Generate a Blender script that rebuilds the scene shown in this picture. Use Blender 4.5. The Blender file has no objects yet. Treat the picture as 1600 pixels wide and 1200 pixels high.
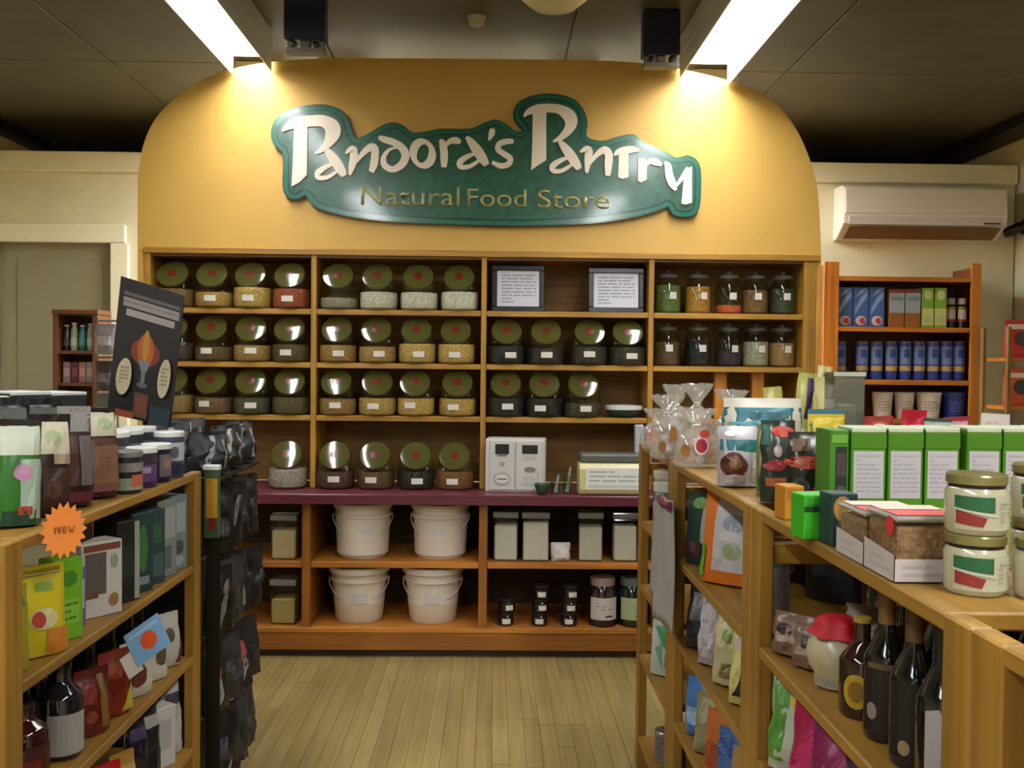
import bpy, bmesh, math, random
from mathutils import Vector, Matrix, noise
random.seed(7)
scene = bpy.context.scene
COL = scene.collection

# ------------------------------------------------------------------ camera, world, exposure
EYE = (0.0, 0.0, 1.40)
FOC = 1500.0                                    # focal length in pixels of the 1600 px wide frame
_yaw, _pit, _rol = math.radians(1.146), math.radians(-1.34), math.radians(0.6)
_f = Vector((math.sin(_yaw)*math.cos(_pit), math.cos(_yaw)*math.cos(_pit), math.sin(_pit)))
_r0 = Vector((math.cos(_yaw), -math.sin(_yaw), 0)); _u0 = _r0.cross(_f)
_r = math.cos(_rol)*_r0 + math.sin(_rol)*_u0
_u = -math.sin(_rol)*_r0 + math.cos(_rol)*_u0
cam_d = bpy.data.cameras.new('camera'); cam_d.sensor_width = 36; cam_d.lens = 36*FOC/1600
cam_d.clip_start = 0.02
cam = bpy.data.objects.new('camera', cam_d); COL.objects.link(cam)
cam.matrix_world = Matrix(((_r.x, _u.x, -_f.x, EYE[0]), (_r.y, _u.y, -_f.y, EYE[1]), (_r.z, _u.z, -_f.z, EYE[2]), (0, 0, 0, 1)))
scene.camera = cam
world = bpy.data.worlds.new('world'); scene.world = world; world.use_nodes = True
world.node_tree.nodes['Background'].inputs[0].default_value = (1, 0.93, 0.8, 1)
world.node_tree.nodes['Background'].inputs[1].default_value = 0.02
scene.view_settings.view_transform = 'Standard'
scene.view_settings.look = 'None'
scene.view_settings.exposure = 0.0
scene.view_settings.gamma = 1.0
scene.view_settings.use_curve_mapping = False
LAMP = 26.0                                     # radiance of the fluorescent diffusers
LAMP_RGB = (0.96, 0.985, 1.0)

def at(px, py, X=None, Y=None, Z=None):
    """a point on a real plane of the shop seen at a given place of the 1600x1200 photograph"""
    d = _f + _r*((px-800)/FOC) - _u*((py-600)/FOC)
    t = X/d.x if X is not None else Y/d.y if Y is not None else (Z-EYE[2])/d.z
    return Vector(EYE) + d*t

# ------------------------------------------------------------------ materials
def lin(c):
    c = c/255.0
    return c/12.92 if c <= 0.04045 else ((c+0.055)/1.055)**2.4
def rgbl(c): return (lin(c[0]), lin(c[1]), lin(c[2]), 1)
_M = {}
def mat(c, rough=0.5, metal=0.0, var=0.0, scale=30.0, bump=0.0, coat=0.0, spec=0.5, emit=None):
    key = (tuple(c), rough, metal, var, scale, bump, coat, spec)
    if key in _M: return _M[key]
    m = bpy.data.materials.new('paint_%d_%d_%d' % tuple(c)); m.use_nodes = True
    nt = m.node_tree; b = nt.nodes['Principled BSDF']
    b.inputs['Base Color'].default_value = rgbl(c)
    b.inputs['Roughness'].default_value = rough; b.inputs['Metallic'].default_value = metal
    b.inputs['Coat Weight'].default_value = coat if coat != 0.85 else 0.4; b.inputs['Coat Roughness'].default_value = 0.05 if coat != 0.85 else 0.09
    b.inputs['Specular IOR Level'].default_value = spec
    if var or bump:
        tc = nt.nodes.new('ShaderNodeTexCoord'); n = nt.nodes.new('ShaderNodeTexNoise')
        n.inputs['Scale'].default_value = scale; n.inputs['Detail'].default_value = 4
        nt.links.new(tc.outputs['Object'], n.inputs['Vector'])
        if var:
            r = nt.nodes.new('ShaderNodeValToRGB')
            r.color_ramp.elements[0].position = 0.3; r.color_ramp.elements[1].position = 0.7
            r.color_ramp.elements[0].color = tuple(min(1, x*(1-var)) for x in rgbl(c)[:3])+(1,)
            r.color_ramp.elements[1].color = tuple(min(1, x*(1+var)) for x in rgbl(c)[:3])+(1,)
            nt.links.new(n.outputs['Fac'], r.inputs['Fac']); nt.links.new(r.outputs['Color'], b.inputs['Base Color'])
        if bump:
            bp = nt.nodes.new('ShaderNodeBump'); bp.inputs['Strength'].default_value = bump; bp.inputs['Distance'].default_value = 0.01
            nt.links.new(n.outputs['Fac'], bp.inputs['Height']); nt.links.new(bp.outputs['Normal'], b.inputs['Normal'])
    _M[key] = m
    return m
def wood(c, axis, rough=0.45, contrast=0.35):
    key = ('wood', tuple(c), axis, rough)
    if key in _M: return _M[key]
    m = bpy.data.materials.new('wood_grain_' + axis); m.use_nodes = True
    nt = m.node_tree; b = nt.nodes['Principled BSDF']; b.inputs['Roughness'].default_value = rough
    tc = nt.nodes.new('ShaderNodeTexCoord'); mp = nt.nodes.new('ShaderNodeMapping')
    s = {'x': (1.6, 38, 38), 'y': (38, 1.6, 38), 'z': (38, 38, 1.6)}[axis]
    mp.inputs['Scale'].default_value = s
    n = nt.nodes.new('ShaderNodeTexNoise'); n.inputs['Scale'].default_value = 1.0; n.inputs['Detail'].default_value = 5; n.inputs['Distortion'].default_value = 0.8
    n2 = nt.nodes.new('ShaderNodeTexNoise'); n2.inputs['Scale'].default_value = 2.2
    mx = nt.nodes.new('ShaderNodeMath'); mx.operation = 'MULTIPLY_ADD'; mx.inputs[1].default_value = 0.6
    ml = nt.nodes.new('ShaderNodeMath'); ml.operation = 'MULTIPLY'; ml.inputs[1].default_value = 0.4
    r = nt.nodes.new('ShaderNodeValToRGB'); l = rgbl(c)[:3]
    r.color_ramp.elements[0].position = 0.34; r.color_ramp.elements[1].position = 0.64
    r.color_ramp.elements[0].color = (l[0]*(1-contrast), l[1]*(1-contrast*1.15), l[2]*(1-contrast*1.3), 1)
    r.color_ramp.elements[1].color = (min(1, l[0]*(1+contrast)), min(1, l[1]*(1+contrast)), min(1, l[2]*(1+contrast)), 1)
    L = nt.links.new
    L(tc.outputs['Object'], mp.inputs['Vector']); L(mp.outputs['Vector'], n.inputs['Vector']); L(tc.outputs['Object'], n2.inputs['Vector'])
    L(n2.outputs['Fac'], ml.inputs[0]); L(n.outputs['Fac'], mx.inputs[0]); L(ml.outputs[0], mx.inputs[2])
    L(mx.outputs[0], r.inputs['Fac']); L(r.outputs['Color'], b.inputs['Base Color'])
    bp = nt.nodes.new('ShaderNodeBump'); bp.inputs['Strength'].default_value = 0.15; bp.inputs['Distance'].default_value = 0.004
    L(n.outputs['Fac'], bp.inputs['Height']); L(bp.outputs['Normal'], b.inputs['Normal'])
    _M[key] = m
    return m
def clear(tint=(245, 248, 240), gloss=1.0, haze=0.0, key='clear'):
    """thin clear plastic or glass: see-through with fresnel reflections; haze adds a milky share"""
    k = (key, tint, gloss, haze)
    if k in _M: return _M[k]
    m = bpy.data.materials.new('clear_plastic'); m.use_nodes = True
    nt = m.node_tree; nt.nodes.remove(nt.nodes['Principled BSDF']); out = nt.nodes['Material Output']
    t = nt.nodes.new('ShaderNodeBsdfTransparent'); t.inputs[0].default_value = rgbl(tint)
    g = nt.nodes.new('ShaderNodeBsdfGlossy'); g.inputs['Roughness'].default_value = 0.06
    fr = nt.nodes.new('ShaderNodeLayerWeight'); fr.inputs['Blend'].default_value = 0.5
    pw = nt.nodes.new('ShaderNodeMath'); pw.operation = 'POWER'; pw.inputs[1].default_value = 4.0
    mu = nt.nodes.new('ShaderNodeMath'); mu.operation = 'MULTIPLY_ADD'; mu.inputs[1].default_value = 0.75*min(1.2, gloss); mu.inputs[2].default_value = 0.045*gloss; mu.use_clamp = True
    mx = nt.nodes.new('ShaderNodeMixShader'); L = nt.links.new
    L(fr.outputs['Facing'], pw.inputs[0]); L(pw.outputs[0], mu.inputs[0]); L(mu.outputs[0], mx.inputs[0]); L(g.outputs[0], mx.inputs[2])
    if haze:
        d = nt.nodes.new('ShaderNodeBsdfDiffuse'); d.inputs[0].default_value = rgbl((225, 222, 215))
        m2 = nt.nodes.new('ShaderNodeMixShader'); m2.inputs[0].default_value = haze
        L(t.outputs[0], m2.inputs[1]); L(d.outputs[0], m2.inputs[2]); L(m2.outputs[0], mx.inputs[1])
    else:
        L(t.outputs[0], mx.inputs[1])
    L(mx.outputs[0], out.inputs['Surface'])
    _M[k] = m
    return m
def glow(c, s):
    m = bpy.data.materials.new('lamp_diffuser'); m.use_nodes = True
    b = m.node_tree.nodes['Principled BSDF']; b.inputs['Base Color'].default_value = (0.8, 0.8, 0.8, 1)
    b.inputs['Emission Color'].default_value = (*c, 1); b.inputs['Emission Strength'].default_value = s
    return m

PINE = (168, 124, 46); PINE_D = (142, 87, 28)
WX, WY, WZ = (wood(PINE, a) for a in 'xyz')
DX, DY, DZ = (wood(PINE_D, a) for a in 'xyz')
BACKW = wood((128, 92, 34), 'x', 0.6)
WHITE = mat((215, 210, 198), 0.45); BLACK = mat((16, 15, 16), 0.35); GREY = mat((120, 120, 116), 0.45)
CREAM = mat((212, 206, 176), 0.6, var=0.04, scale=6)
CLEAR = clear(); GLASS = clear((235, 242, 232), 1.0, 0, 'glass'); CELLO = clear((240, 240, 236), 1.8, 0.30, 'cello')

# ------------------------------------------------------------------ mesh building
class MB:
    def __init__(s): s.v = []; s.f = []; s.m = []
    def poly(s, pts, mi=0):
        b = len(s.v); s.v += [tuple(p) for p in pts]; s.f.append(tuple(range(b, b+len(pts)))); s.m.append(mi)
    def box(s, x0, x1, y0, y1, z0, z1, mi=0):
        b = len(s.v)
        s.v += [(x0,y0,z0),(x1,y0,z0),(x1,y1,z0),(x0,y1,z0),(x0,y0,z1),(x1,y0,z1),(x1,y1,z1),(x0,y1,z1)]
        for q in ((0,3,2,1),(4,5,6,7),(0,1,5,4),(1,2,6,5),(2,3,7,6),(3,0,4,7)):
            s.f.append(tuple(b+i for i in q)); s.m.append(mi)
        return s
    def rings(s, rings, mi=0, cap0=True, cap1=True):
        b = len(s.v); n = len(rings[0])
        for r in rings: s.v += [tuple(p) for p in r]
        for k in range(len(rings)-1):
            for i in range(n):
                j = (i+1) % n
                s.f.append((b+k*n+i, b+k*n+j, b+(k+1)*n+j, b+(k+1)*n+i)); s.m.append(mi)
        if cap0: s.f.append(tuple(b+i for i in reversed(range(n)))); s.m.append(mi)
        if cap1: s.f.append(tuple(b+(len(rings)-1)*n+i for i in range(n))); s.m.append(mi)
        return s
    def lathe(s, prof, n=20, cx=0, cy=0, mi=0, cap0=True, cap1=True, rx=1, ry=1):
        return s.rings([[(cx+r*rx*math.cos(2*math.pi*i/n), cy+r*ry*math.sin(2*math.pi*i/n), z) for i in range(n)] for r, z in prof], mi, cap0, cap1)
    def tube(s, pts, r, n=8, mi=0):
        pts = [Vector(p) for p in pts]; rs = []
        for i, p in enumerate(pts):
            d = (pts[min(i+1, len(pts)-1)] - pts[max(i-1, 0)]).normalized()
            a = d.cross(Vector((0.13, 0.37, 0.92))); a = a.normalized() if a.length > 1e-4 else Vector((1, 0, 0))
            c = d.cross(a)
            rr = r[i] if isinstance(r, (list, tuple)) else r
            rs.append([p + a*rr*math.cos(2*math.pi*k/n) + c*rr*math.sin(2*math.pi*k/n) for k in range(n)])
        return s.rings(rs, mi)
    def band(s, r, z0, z1, a0, a1, n=10, mi=0, r1=None):
        """part of a cylinder wall; angle 0 looks to -y"""
        r1 = r if r1 is None else r1
        for i in range(n):
            q = []
            for t, z, rr in ((i, z0, r), (i+1, z0, r), (i+1, z1, r1), (i, z1, r1)):
                a = math.radians(a0+(a1-a0)*t/n); q.append((rr*math.sin(a), -rr*math.cos(a), z))
            s.poly(q, mi)
        return s
    def mesh(s, mats, smooth=False, bevel=0.0, seg=1, name='mesh'):
        me = bpy.data.meshes.new(name); me.from_pydata(s.v, [], s.f)
        mats = mats if isinstance(mats, (list, tuple)) else [mats]
        for m in mats: me.materials.append(m)
        me.polygons.foreach_set('material_index', s.m)
        if bevel:
            bm = bmesh.new(); bm.from_mesh(me)
            bmesh.ops.bevel(bm, geom=[e for e in bm.edges if len(e.link_faces) == 2 and e.calc_face_angle(0) > 0.6], offset=bevel, segments=seg, affect='EDGES', profile=0.6)
            bm.to_mesh(me); bm.free()
        if smooth:
            for p in me.polygons: p.use_smooth = True
            try: me.set_sharp_from_angle(angle=math.radians(38))
            except Exception: pass
        me.update()
        return me
_cache = {}
def cached(key, fn):
    if key not in _cache: _cache[key] = fn()
    return _cache[key]

def ob(name, me, parent=None, loc=(0, 0, 0), rot=(0, 0, 0)):
    o = bpy.data.objects.new(name, me); COL.objects.link(o)
    o.location = loc; o.rotation_euler = rot
    if parent is not None: o.parent = parent
    return o
def tag(o, label, cat, group=None):
    o['label'] = label; o['category'] = cat
    if group: o['group'] = group
    return o
def thing(name, label, cat, loc=(0, 0, 0), rotz=0.0, group=None, rot=None):
    o = bpy.data.objects.new(name, None); COL.objects.link(o); o.empty_display_size = 0.05
    o.location = loc; o.rotation_euler = rot if rot else (0, 0, math.radians(rotz))
    return tag(o, label, cat, group)
def struct(name, me, parent=None):
    o = ob(name, me, parent)
    if parent is None: o['kind'] = 'structure'
    return o
def boxme(x0, x1, y0, y1, z0, z1, m, bevel=0.0):
    return MB().box(x0, x1, y0, y1, z0, z1).mesh(m, bevel=bevel)
ORD = ['first', 'second', 'third', 'fourth', 'fifth', 'sixth', 'seventh', 'eighth', 'ninth', 'tenth']

# flat print: shapes on a surface f(u, v) -> point, u and v in 0..1
def printed(f, shapes, seed=1, step=0.0004, res=1):
    """shapes: ('r',u0,v0,u1,v1,c) rectangle, ('e',u,v,ru,rv,c) ellipse, ('t',u0,v0,u1,v1,lines,c) lines of small print, ('p',pts,c) polygon"""
    rnd = random.Random(seed); mb = MB(); mats = []; idx = {}
    def mi(c):
        if c not in idx: idx[c] = len(mats); mats.append(mat(c, 0.45))
        return idx[c]
    for k, s in enumerate(shapes):
        off = step*(k+1)
        if s[0] == 'r':
            u0, v0, u1, v1 = s[1:5]; m = mi(s[5])
            for a in range(res):
                for b in range(res):
                    A, B = u0+(u1-u0)*a/res, u0+(u1-u0)*(a+1)/res; C, D = v0+(v1-v0)*b/res, v0+(v1-v0)*(b+1)/res
                    mb.poly([f(A, C, off), f(B, C, off), f(B, D, off), f(A, D, off)], m)
        elif s[0] == 'e':
            u, v, ru, rv = s[1:5]; m = mi(s[5]); E = lambda t, q: f(u+q*ru*math.cos(t*math.pi/8), v+q*rv*math.sin(t*math.pi/8), off)
            if res == 1: mb.poly([E(t, 1) for t in range(16)], m)
            else:
                for t in range(16):
                    mb.poly([E(t, .66), E(t, 1), E(t+1, 1), E(t+1, .66)], m); mb.poly([E(t, .33), E(t, .66), E(t+1, .66), E(t+1, .33)], m); mb.poly([f(u, v, off), E(t, .33), E(t+1, .33)], m)
        elif s[0] == 'p':
            m = mi(s[2]); q = list(s[1])
            if res == 1 or len(q) > 5: mb.poly([f(a, b, off) for a, b in q], m)
            else:
                for tri in ([q] if len(q) <= 4 else [q[:4], [q[0], q[3], q[4]]]):
                    if len(tri) == 3: tri = tri+[tri[2]]
                    g = lambda s_, t_: f(*[(tri[0][i]*(1-s_)+tri[1][i]*s_)*(1-t_)+(tri[3][i]*(1-s_)+tri[2][i]*s_)*t_ for i in (0, 1)], off)
                    for a in range(res):
                        for b in range(res): mb.poly([g(a/res, b/res), g((a+1)/res, b/res), g((a+1)/res, (b+1)/res), g(a/res, (b+1)/res)], m)
        else:
            u0, v0, u1, v1, n, c = s[1:7]; m = mi(c)
            for i in range(n):
                va = v1-(v1-v0)*(i+0.7)/n; vb = v1-(v1-v0)*(i+0.3)/n; x = u0
                while x < u1-0.02:
                    w = min(rnd.uniform(0.08, 0.3), u1-x)
                    mb.poly([f(x, va, off), f(x+w, va, off), f(x+w, vb, off), f(x, vb, off)], m)
                    x += w+0.035
                    if rnd.random() < 0.12: break
    return mb.mesh(mats)
def carton(name, label, cat, loc, w, d, h, body, front=(), rotz=0, group=None, side=(), top=None, tilt=0.0, partname='carton'):
    """a printed box: body, print on the face towards local -y, print on the +x or -x side, optional other top"""
    t = thing(name, label, cat, loc, 0, group, rot=(math.radians(tilt), 0, math.radians(rotz)))
    def mk():
        mb = MB().box(-w/2, w/2, -d/2, d/2, 0, h)
        return mb.mesh(mat(body, 0.4), bevel=0.0015)
    ob(partname, cached(('ct', w, d, h, body), mk), t)
    if front:
        ob('front_print', cached(('cf', w, d, h, tuple(front)), lambda: printed(lambda u, v, o: (-w/2+w*u, -d/2-o, h*v), front)), t)
    for sgn, sh in side:
        ob('side_print', cached(('cs', sgn, w, d, h, tuple(sh)), lambda: printed(lambda u, v, o: (sgn*(w/2+o), sgn*(-d/2+d*u), h*v), sh)), t)
    if top:
        ob('lid', cached(('cl', w, d, h, top), lambda: MB().box(-w/2+.0004, w/2-.0004, -d/2-.001, d/2+.001, h-.006, h+.003).mesh(mat(top, 0.35), bevel=0.0015)), t)
    return t
def pouch_surface(w, h, d, seed, crumple=0.004, crimp=0.08, taper=0.04):
    def surf(u, v, side):
        U = 2*u-1; au = min(1.0, abs(U))
        e = max(0.0, 1-au**3)**0.5
        vv = min(1.0, max(0.0, v)/(1-crimp))
        up = max(0.0, 1-vv**3.2)**0.75 if vv < 1 else 0.0
        lo = min(1.0, 0.75+v*1.6)
        t = 0.0012 + d/2*e*up*lo
        n = noise.noise(Vector((U*2.3+seed*7.1, v*4.1+seed*1.7, side*3.3)))*crumple*(0.4+up) + noise.noise(Vector((U*6+seed*3.1, v*9+seed, side)))*crumple*0.5
        x = w/2*U*(1-taper*v) + noise.noise(Vector((seed*5.0, v*5, U)))*crumple*0.8
        return Vector((x, side*(t+n*(e if e > 0 else 0)), h*v))
    return surf
def pouch(name, label, cat, loc, w, h, d, body, shapes=(), rotz=0, group=None, seed=1, tilt=0.0, crumple=0.004, rough=0.3, roll=0.0, m=None, crimp=0.08, top=None, coat=0.0):
    t = thing(name, label, cat, loc, 0, group, rot=(math.radians(tilt), math.radians(roll), math.radians(rotz)))
    S = pouch_surface(w, h, d, seed, crumple, crimp)
    mb = MB(); nu, nv = 10, 12
    ring = []
    for j in range(nv+1):
        v = j/nv
        ring.append([S(i/nu, v, -1) for i in range(nu+1)] + [S(1-i/nu, v, 1) for i in range(1, nu)])
    mb.rings(ring)
    ob('bag', mb.mesh(m or mat(body, rough, coat=coat), smooth=True), t)
    R_ = t.rotation_euler.to_matrix(); t.location.z += 0.0008-min((R_ @ Vector(q)).z for q in mb.v)   # the lowest point rests on the board
    if shapes:
        f = lambda u, v, o: (lambda p: (p.x, p.y-0.0012-o, p.z))(S(u, v, -1))
        ob('label', printed(f, shapes, seed, res=6), t)
    if top:
        mt = MB()
        A = [S(i/8, 0.93, -1) for i in range(9)]; B = [S(i/8, 1.0, -1) for i in range(9)]
        for i in range(8): mt.poly([(A[i].x, A[i].y-.002, A[i].z), (A[i+1].x, A[i+1].y-.002, A[i+1].z), (B[i+1].x, B[i+1].y-.002, B[i+1].z), (B[i].x, B[i].y-.002, B[i].z)])
        ob('seal_strip', mt.mesh(mat(top, 0.4)), t)
    return t
# ------------------------------------------------------------------ the room
CEIL = 2.98
fl = struct('floor', boxme(-3.4, 3.6, -2.6, 8.2, -0.06, -0.012, mat((70, 52, 28), 0.7)))
FLW = [wood(c, 'y', 0.5, 0.22) for c in ((146, 125, 74), (141, 119, 70), (150, 129, 79), (137, 117, 70), (144, 123, 76))]
PATCH = wood((150, 127, 76), 'y', 0.55, 0.25)
rnd = random.Random(3); far = MB(); fm = []
def plank(i, y0, y1, m):
    x0 = -1.2+i*0.0605
    return MB().box(x0, x0+0.0595, y0+.0006, y1-.0006, -0.012, rnd.uniform(-.0014, -.0002)).mesh(m, bevel=0.0008)
for i in range(34):                                   # the strips in view, one board each
    cuts = [2.2, 2.9+rnd.uniform(0, 0.7), 3.75+rnd.uniform(0, 0.7), 4.55]
    if 20 <= i <= 26: cuts = [2.2, 3.2+rnd.uniform(-.3, .3), 3.74 if i < 23 else 3.68, 4.21, 4.55]
    for k in range(len(cuts)-1):
        m = FLW[rnd.randrange(5)]
        if 20 <= i <= 26 and k == 2: m = PATCH
        ob('plank', plank(i, cuts[k], cuts[k+1], m), fl)
for i in range(-37, 80):
    spans = [(-2.5, -1.0), (-1.0, 0.6), (0.6, 2.2), (4.55, 6.3), (6.3, 8.1)]
    if i < 0 or i >= 34: spans.insert(3, (2.2, 4.55))
    for a, b in spans:
        s = rnd.uniform(-.2, .2) if a not in (2.2, 4.55) else 0
        far.box(-1.2+i*.0605, -1.2+i*.0605+.0585, a, b-.002, -0.012, -.0003, rnd.randrange(5))
o = struct('outer_planks', far.mesh(FLW), fl); o['kind'] = 'stuff'
ceil = struct('ceiling', boxme(-3.4, 3.6, -2.6, 8.2, CEIL+.012, CEIL+.08, mat((30, 26, 20), 0.6)))
CM = mat((86, 81, 64), 0.5, var=0.14, scale=3, bump=0.25, spec=0.25)
xs = [-3.31, -2.06, -0.85, 0.36, 1.57, 2.78, 3.36]
for a, b in zip(xs, xs[1:]):
    for c, d in ((-2.5, 1.4), (1.4, 5.2), (5.2, 8.1)):
        ob('panel', boxme(a+.004, b-.004, c+.003, d-.003, CEIL, CEIL+.012, CM, 0.003), ceil)
for nm, x0, x1 in (('trim_1', -3.395, -3.29), ('trim_2', 3.27, 3.49)):
    struct(nm, boxme(x0, x1, -2.5, 7.6, CEIL-.07, CEIL-.002, mat((24, 19, 20), 0.5), 0.004))
struct('wall_left', boxme(-3.5, -3.4, -2.6, 8.2, -0.01, CEIL+.05, CREAM))
struct('wall_right', boxme(3.5, 3.6, -2.6, 8.2, -0.01, CEIL+.05, CREAM))
struct('wall_front', boxme(-3.4, 3.5, -2.7, -2.6, -0.01, CEIL+.05, CREAM))
struct('wall_rear', boxme(-3.4, 3.5, 8.2, 8.3, -0.01, CEIL+.05, mat((70, 62, 48), 0.7)))
WT = 2.735
mb = MB(); mb.box(-3.39, -3.27, 6.4, 6.5, 0, WT); mb.box(-2.47, 3.49, 6.4, 6.5, 0, WT); mb.box(-3.27, -2.47, 6.4, 6.5, 2.19, WT)
struct('wall_back', mb.mesh(CREAM))
TR = mat((226, 222, 196), 0.4)
struct('trim_3', boxme(-3.39, 3.49, 6.362, 6.399, WT-.12, WT+.01, TR, 0.006))
cas = struct('trim_4', boxme(-3.36, -2.42, 6.365, 6.399, 2.15, 2.27, TR, 0.006))
ob('door_casing', boxme(-2.52, -2.40, 6.366, 6.399, 0.0, 2.149, TR, 0.006), cas)
ob('door_casing', boxme(-3.36, -3.25, 6.366, 6.399, 0.0, 2.149, TR, 0.006), cas)
dr = struct('door_1', boxme(-3.265, -2.475, 6.43, 6.47, 0.005, 2.185, mat((140, 134, 112), 0.55, var=0.05, scale=4), 0.003))
for a, b in ((0.15, 0.95), (1.05, 2.05)):
    ob('door_panel', boxme(-3.15, -2.59, 6.424, 6.431, a, b, mat((136, 130, 108), 0.55), 0.003), dr)
ob('door_handle', MB().lathe([(.012, 0), (.012, .04), (.03, .045), (.03, .07), (.01, .08)], 12).mesh(mat((150, 140, 110), 0.3, 0.8), True), dr, (-2.60, 6.43, 1.0), (math.radians(90), 0, 0))

# ------------------------------------------------------------------ fluorescent strip lights
DIFF = glow(LAMP_RGB, LAMP)
HOUS = mat((205, 203, 195), 0.4)
def strip(x0, x1, y0, y1, label, rails=(0.0, 0.0), s=1.0):
    zb = 2.785; t = thing('strip_light', label, 'light', ((x0+x1)/2, (y0+y1)/2, zb), 0, 'fluorescent strip lights on the ceiling')
    w, l = (x1-x0)/2, (y1-y0)/2; D = .065
    ob('housing', MB().box(-w, w, -l, l, D+.022, CEIL-zb-.002).mesh(HOUS, bevel=.004), t)
    DM = DIFF if s == 1 else glow(LAMP_RGB, LAMP*s)
    ob('diffuser', MB().box(-w+.006, w-.006, -l+.004, l-.004, D, D+.0215).mesh(DM), t)
    for s in (-1, 1):
        ob('end_cap', MB().box(-w, w, min(s*l, s*(l-.0035)), max(s*l, s*(l-.0035)), D, D+.0215).mesh(HOUS), t)
        ob('side_rail', MB().box(min(s*w, s*(w-.0055)), max(s*w, s*(w-.0055)), -l+.004, l-.004, rails[0 if s < 0 else 1], D+.0215).mesh(HOUS), t)
strip(-1.265, -1.075, 1.9, 4.665, 'long white fluorescent ceiling light on the left, ending at the yellow arch', (-.025, -.005))
strip(0.888, 1.125, 1.9, 4.665, 'long white fluorescent ceiling light on the right, ending at the yellow arch', (-.005, -.04))
strip(-1.30, -1.05, -1.9, 0.9, 'white fluorescent ceiling light overhead to the left, nearest the entrance', s=1.6)
strip(0.915, 1.165, -1.9, 0.9, 'white fluorescent ceiling light overhead to the right, nearest the entrance', s=1.6)
for k, x in enumerate((-1.38, -.95, .3, 1.05)):
    strip(x, x+.25, 5.15, 6.2, 'short bright ceiling light hidden behind the arch, %s from the left' % ORD[k], (.055, .055), 2.3)

# ------------------------------------------------------------------ dark speakers, globe lamp, detector on the ceiling
NAVY = mat((24, 26, 44), 0.4)
for px, pb, w, Y, lb in ((475, 80, .172, 4.05, 'dark navy speaker box hanging from the ceiling beside the left light'), (1034, 103, .165, 4.3, 'dark navy speaker box hanging from the ceiling beside the right light')):
    p = at(px, pb, Y=Y); t = thing('ceiling_speaker', lb, 'speaker', (p.x, Y, p.z), 0, 'dark speakers hanging under the ceiling')
    H = CEIL-p.z-.002
    ob('cabinet', MB().box(-w/2, w/2, 0, .09, .05, H).mesh(NAVY, bevel=.006), t)
    br = MB().box(-w/2+.005, w/2-.005, 0.004, .07, .0, .018); br.box(-w/2+.01, -w/2+.03, .02, .06, .018, .05); br.box(w/2-.03, w/2-.01, .02, .06, .018, .05); br.box(-.02, .02, .02, .06, .018, .05)
    ob('bracket', br.mesh(mat((110, 108, 100), 0.5), bevel=.002), t)
    for s in (-1, 1): ob('bolt', MB().lathe([(.014, 0), (.014, .01), (.006, .014)], 10).mesh(BLACK, True), t, (s*.045, .02, .034), (math.radians(90), 0, 0))
p = at(866, 17, Y=3.3)
t = thing('globe_lamp', 'cream glass globe lamp hanging at the top centre, unlit', 'lamp', (p.x, 3.3, CEIL))
R = .15; zc = p.z-CEIL+R*.8
ob('globe', MB().lathe([(.001, zc-R*.8), (R*.5, zc-R*.72), (R*.85, zc-R*.42), (R, zc), (R*.86, zc+R*.42), (R*.4, zc+R*.75)], 24).mesh(mat((205, 196, 160), 0.3), True), t)
ob('stem', MB().lathe([(.03, zc+R*.72), (.03, -.02), (.07, -.018), (.07, -.002)], 14).mesh(mat((140, 130, 100), 0.4), True), t)
p = at(745, 26, Z=CEIL)
t = thing('smoke_detector', 'small cream smoke detector on the dark ceiling', 'detector', (p.x, p.y, CEIL))
ob('base', MB().lathe([(.04, -.012), (.045, -.002)], 18).mesh(mat((170, 162, 128), 0.5), True), t)
ob('cover', MB().lathe([(.018, -.045), (.034, -.038), (.038, -.0125)], 18).mesh(mat((180, 172, 136), 0.5), True), t)

# ------------------------------------------------------------------ yellow arch and the bulk food wall
YU, YL = 4.68, 4.50
XL, XR = -1.72, 1.60
YEL = mat((208, 164, 78), 0.5, var=0.03, scale=5, bump=0.02)
def catmull(pts, n=6, closed=False):
    P = [Vector(p) for p in pts]; out = []; N = len(P)
    for i in range(N if closed else N-1):
        if closed: a, b, c, d = P[(i-1) % N], P[i], P[(i+1) % N], P[(i+2) % N]
        else: a, b, c, d = P[max(i-1, 0)], P[i], P[i+1], P[min(i+2, N-1)]
        for k in range(n):
            t = k/n
            out.append(0.5*((2*b)+(c-a)*t+(2*a-5*b+4*c-d)*t*t+(3*b-a-3*c+d)*t**3))
    if not closed: out.append(P[-1])
    return out
def extrude_outline(pts, y0, y1, mats, bevel=0.0):
    """outline in x, z -> solid between y0 (front) and y1"""
    bm = bmesh.new(); vs = [bm.verts.new((p[0], y0, p[1])) for p in pts]; n = len(vs)
    es = [bm.edges.new((vs[i], vs[(i+1) % n])) for i in range(n)]
    g = bmesh.ops.triangle_fill(bm, edges=es, use_beauty=True, normal=(0, -1, 0))
    fs = [x for x in g['geom'] if isinstance(x, bmesh.types.BMFace)]
    for f in fs:
        f.normal_update()
        if f.normal.y > 0: f.normal_flip()
    vb = [bm.verts.new((p[0], y1, p[1])) for p in pts]
    for i in range(n):
        j = (i+1) % n; bm.faces.new((vs[i], vs[j], vb[j], vb[i]))
    mp = {vs[i]: vb[i] for i in range(n)}
    for f in fs: bm.faces.new([mp[v] for v in reversed(f.verts)])
    bmesh.ops.recalc_face_normals(bm, faces=bm.faces[:])
    me = bpy.data.meshes.new('outline'); bm.to_mesh(me); bm.free()
    for m in (mats if isinstance(mats, list) else [mats]): me.materials.append(m)
    return me
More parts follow.
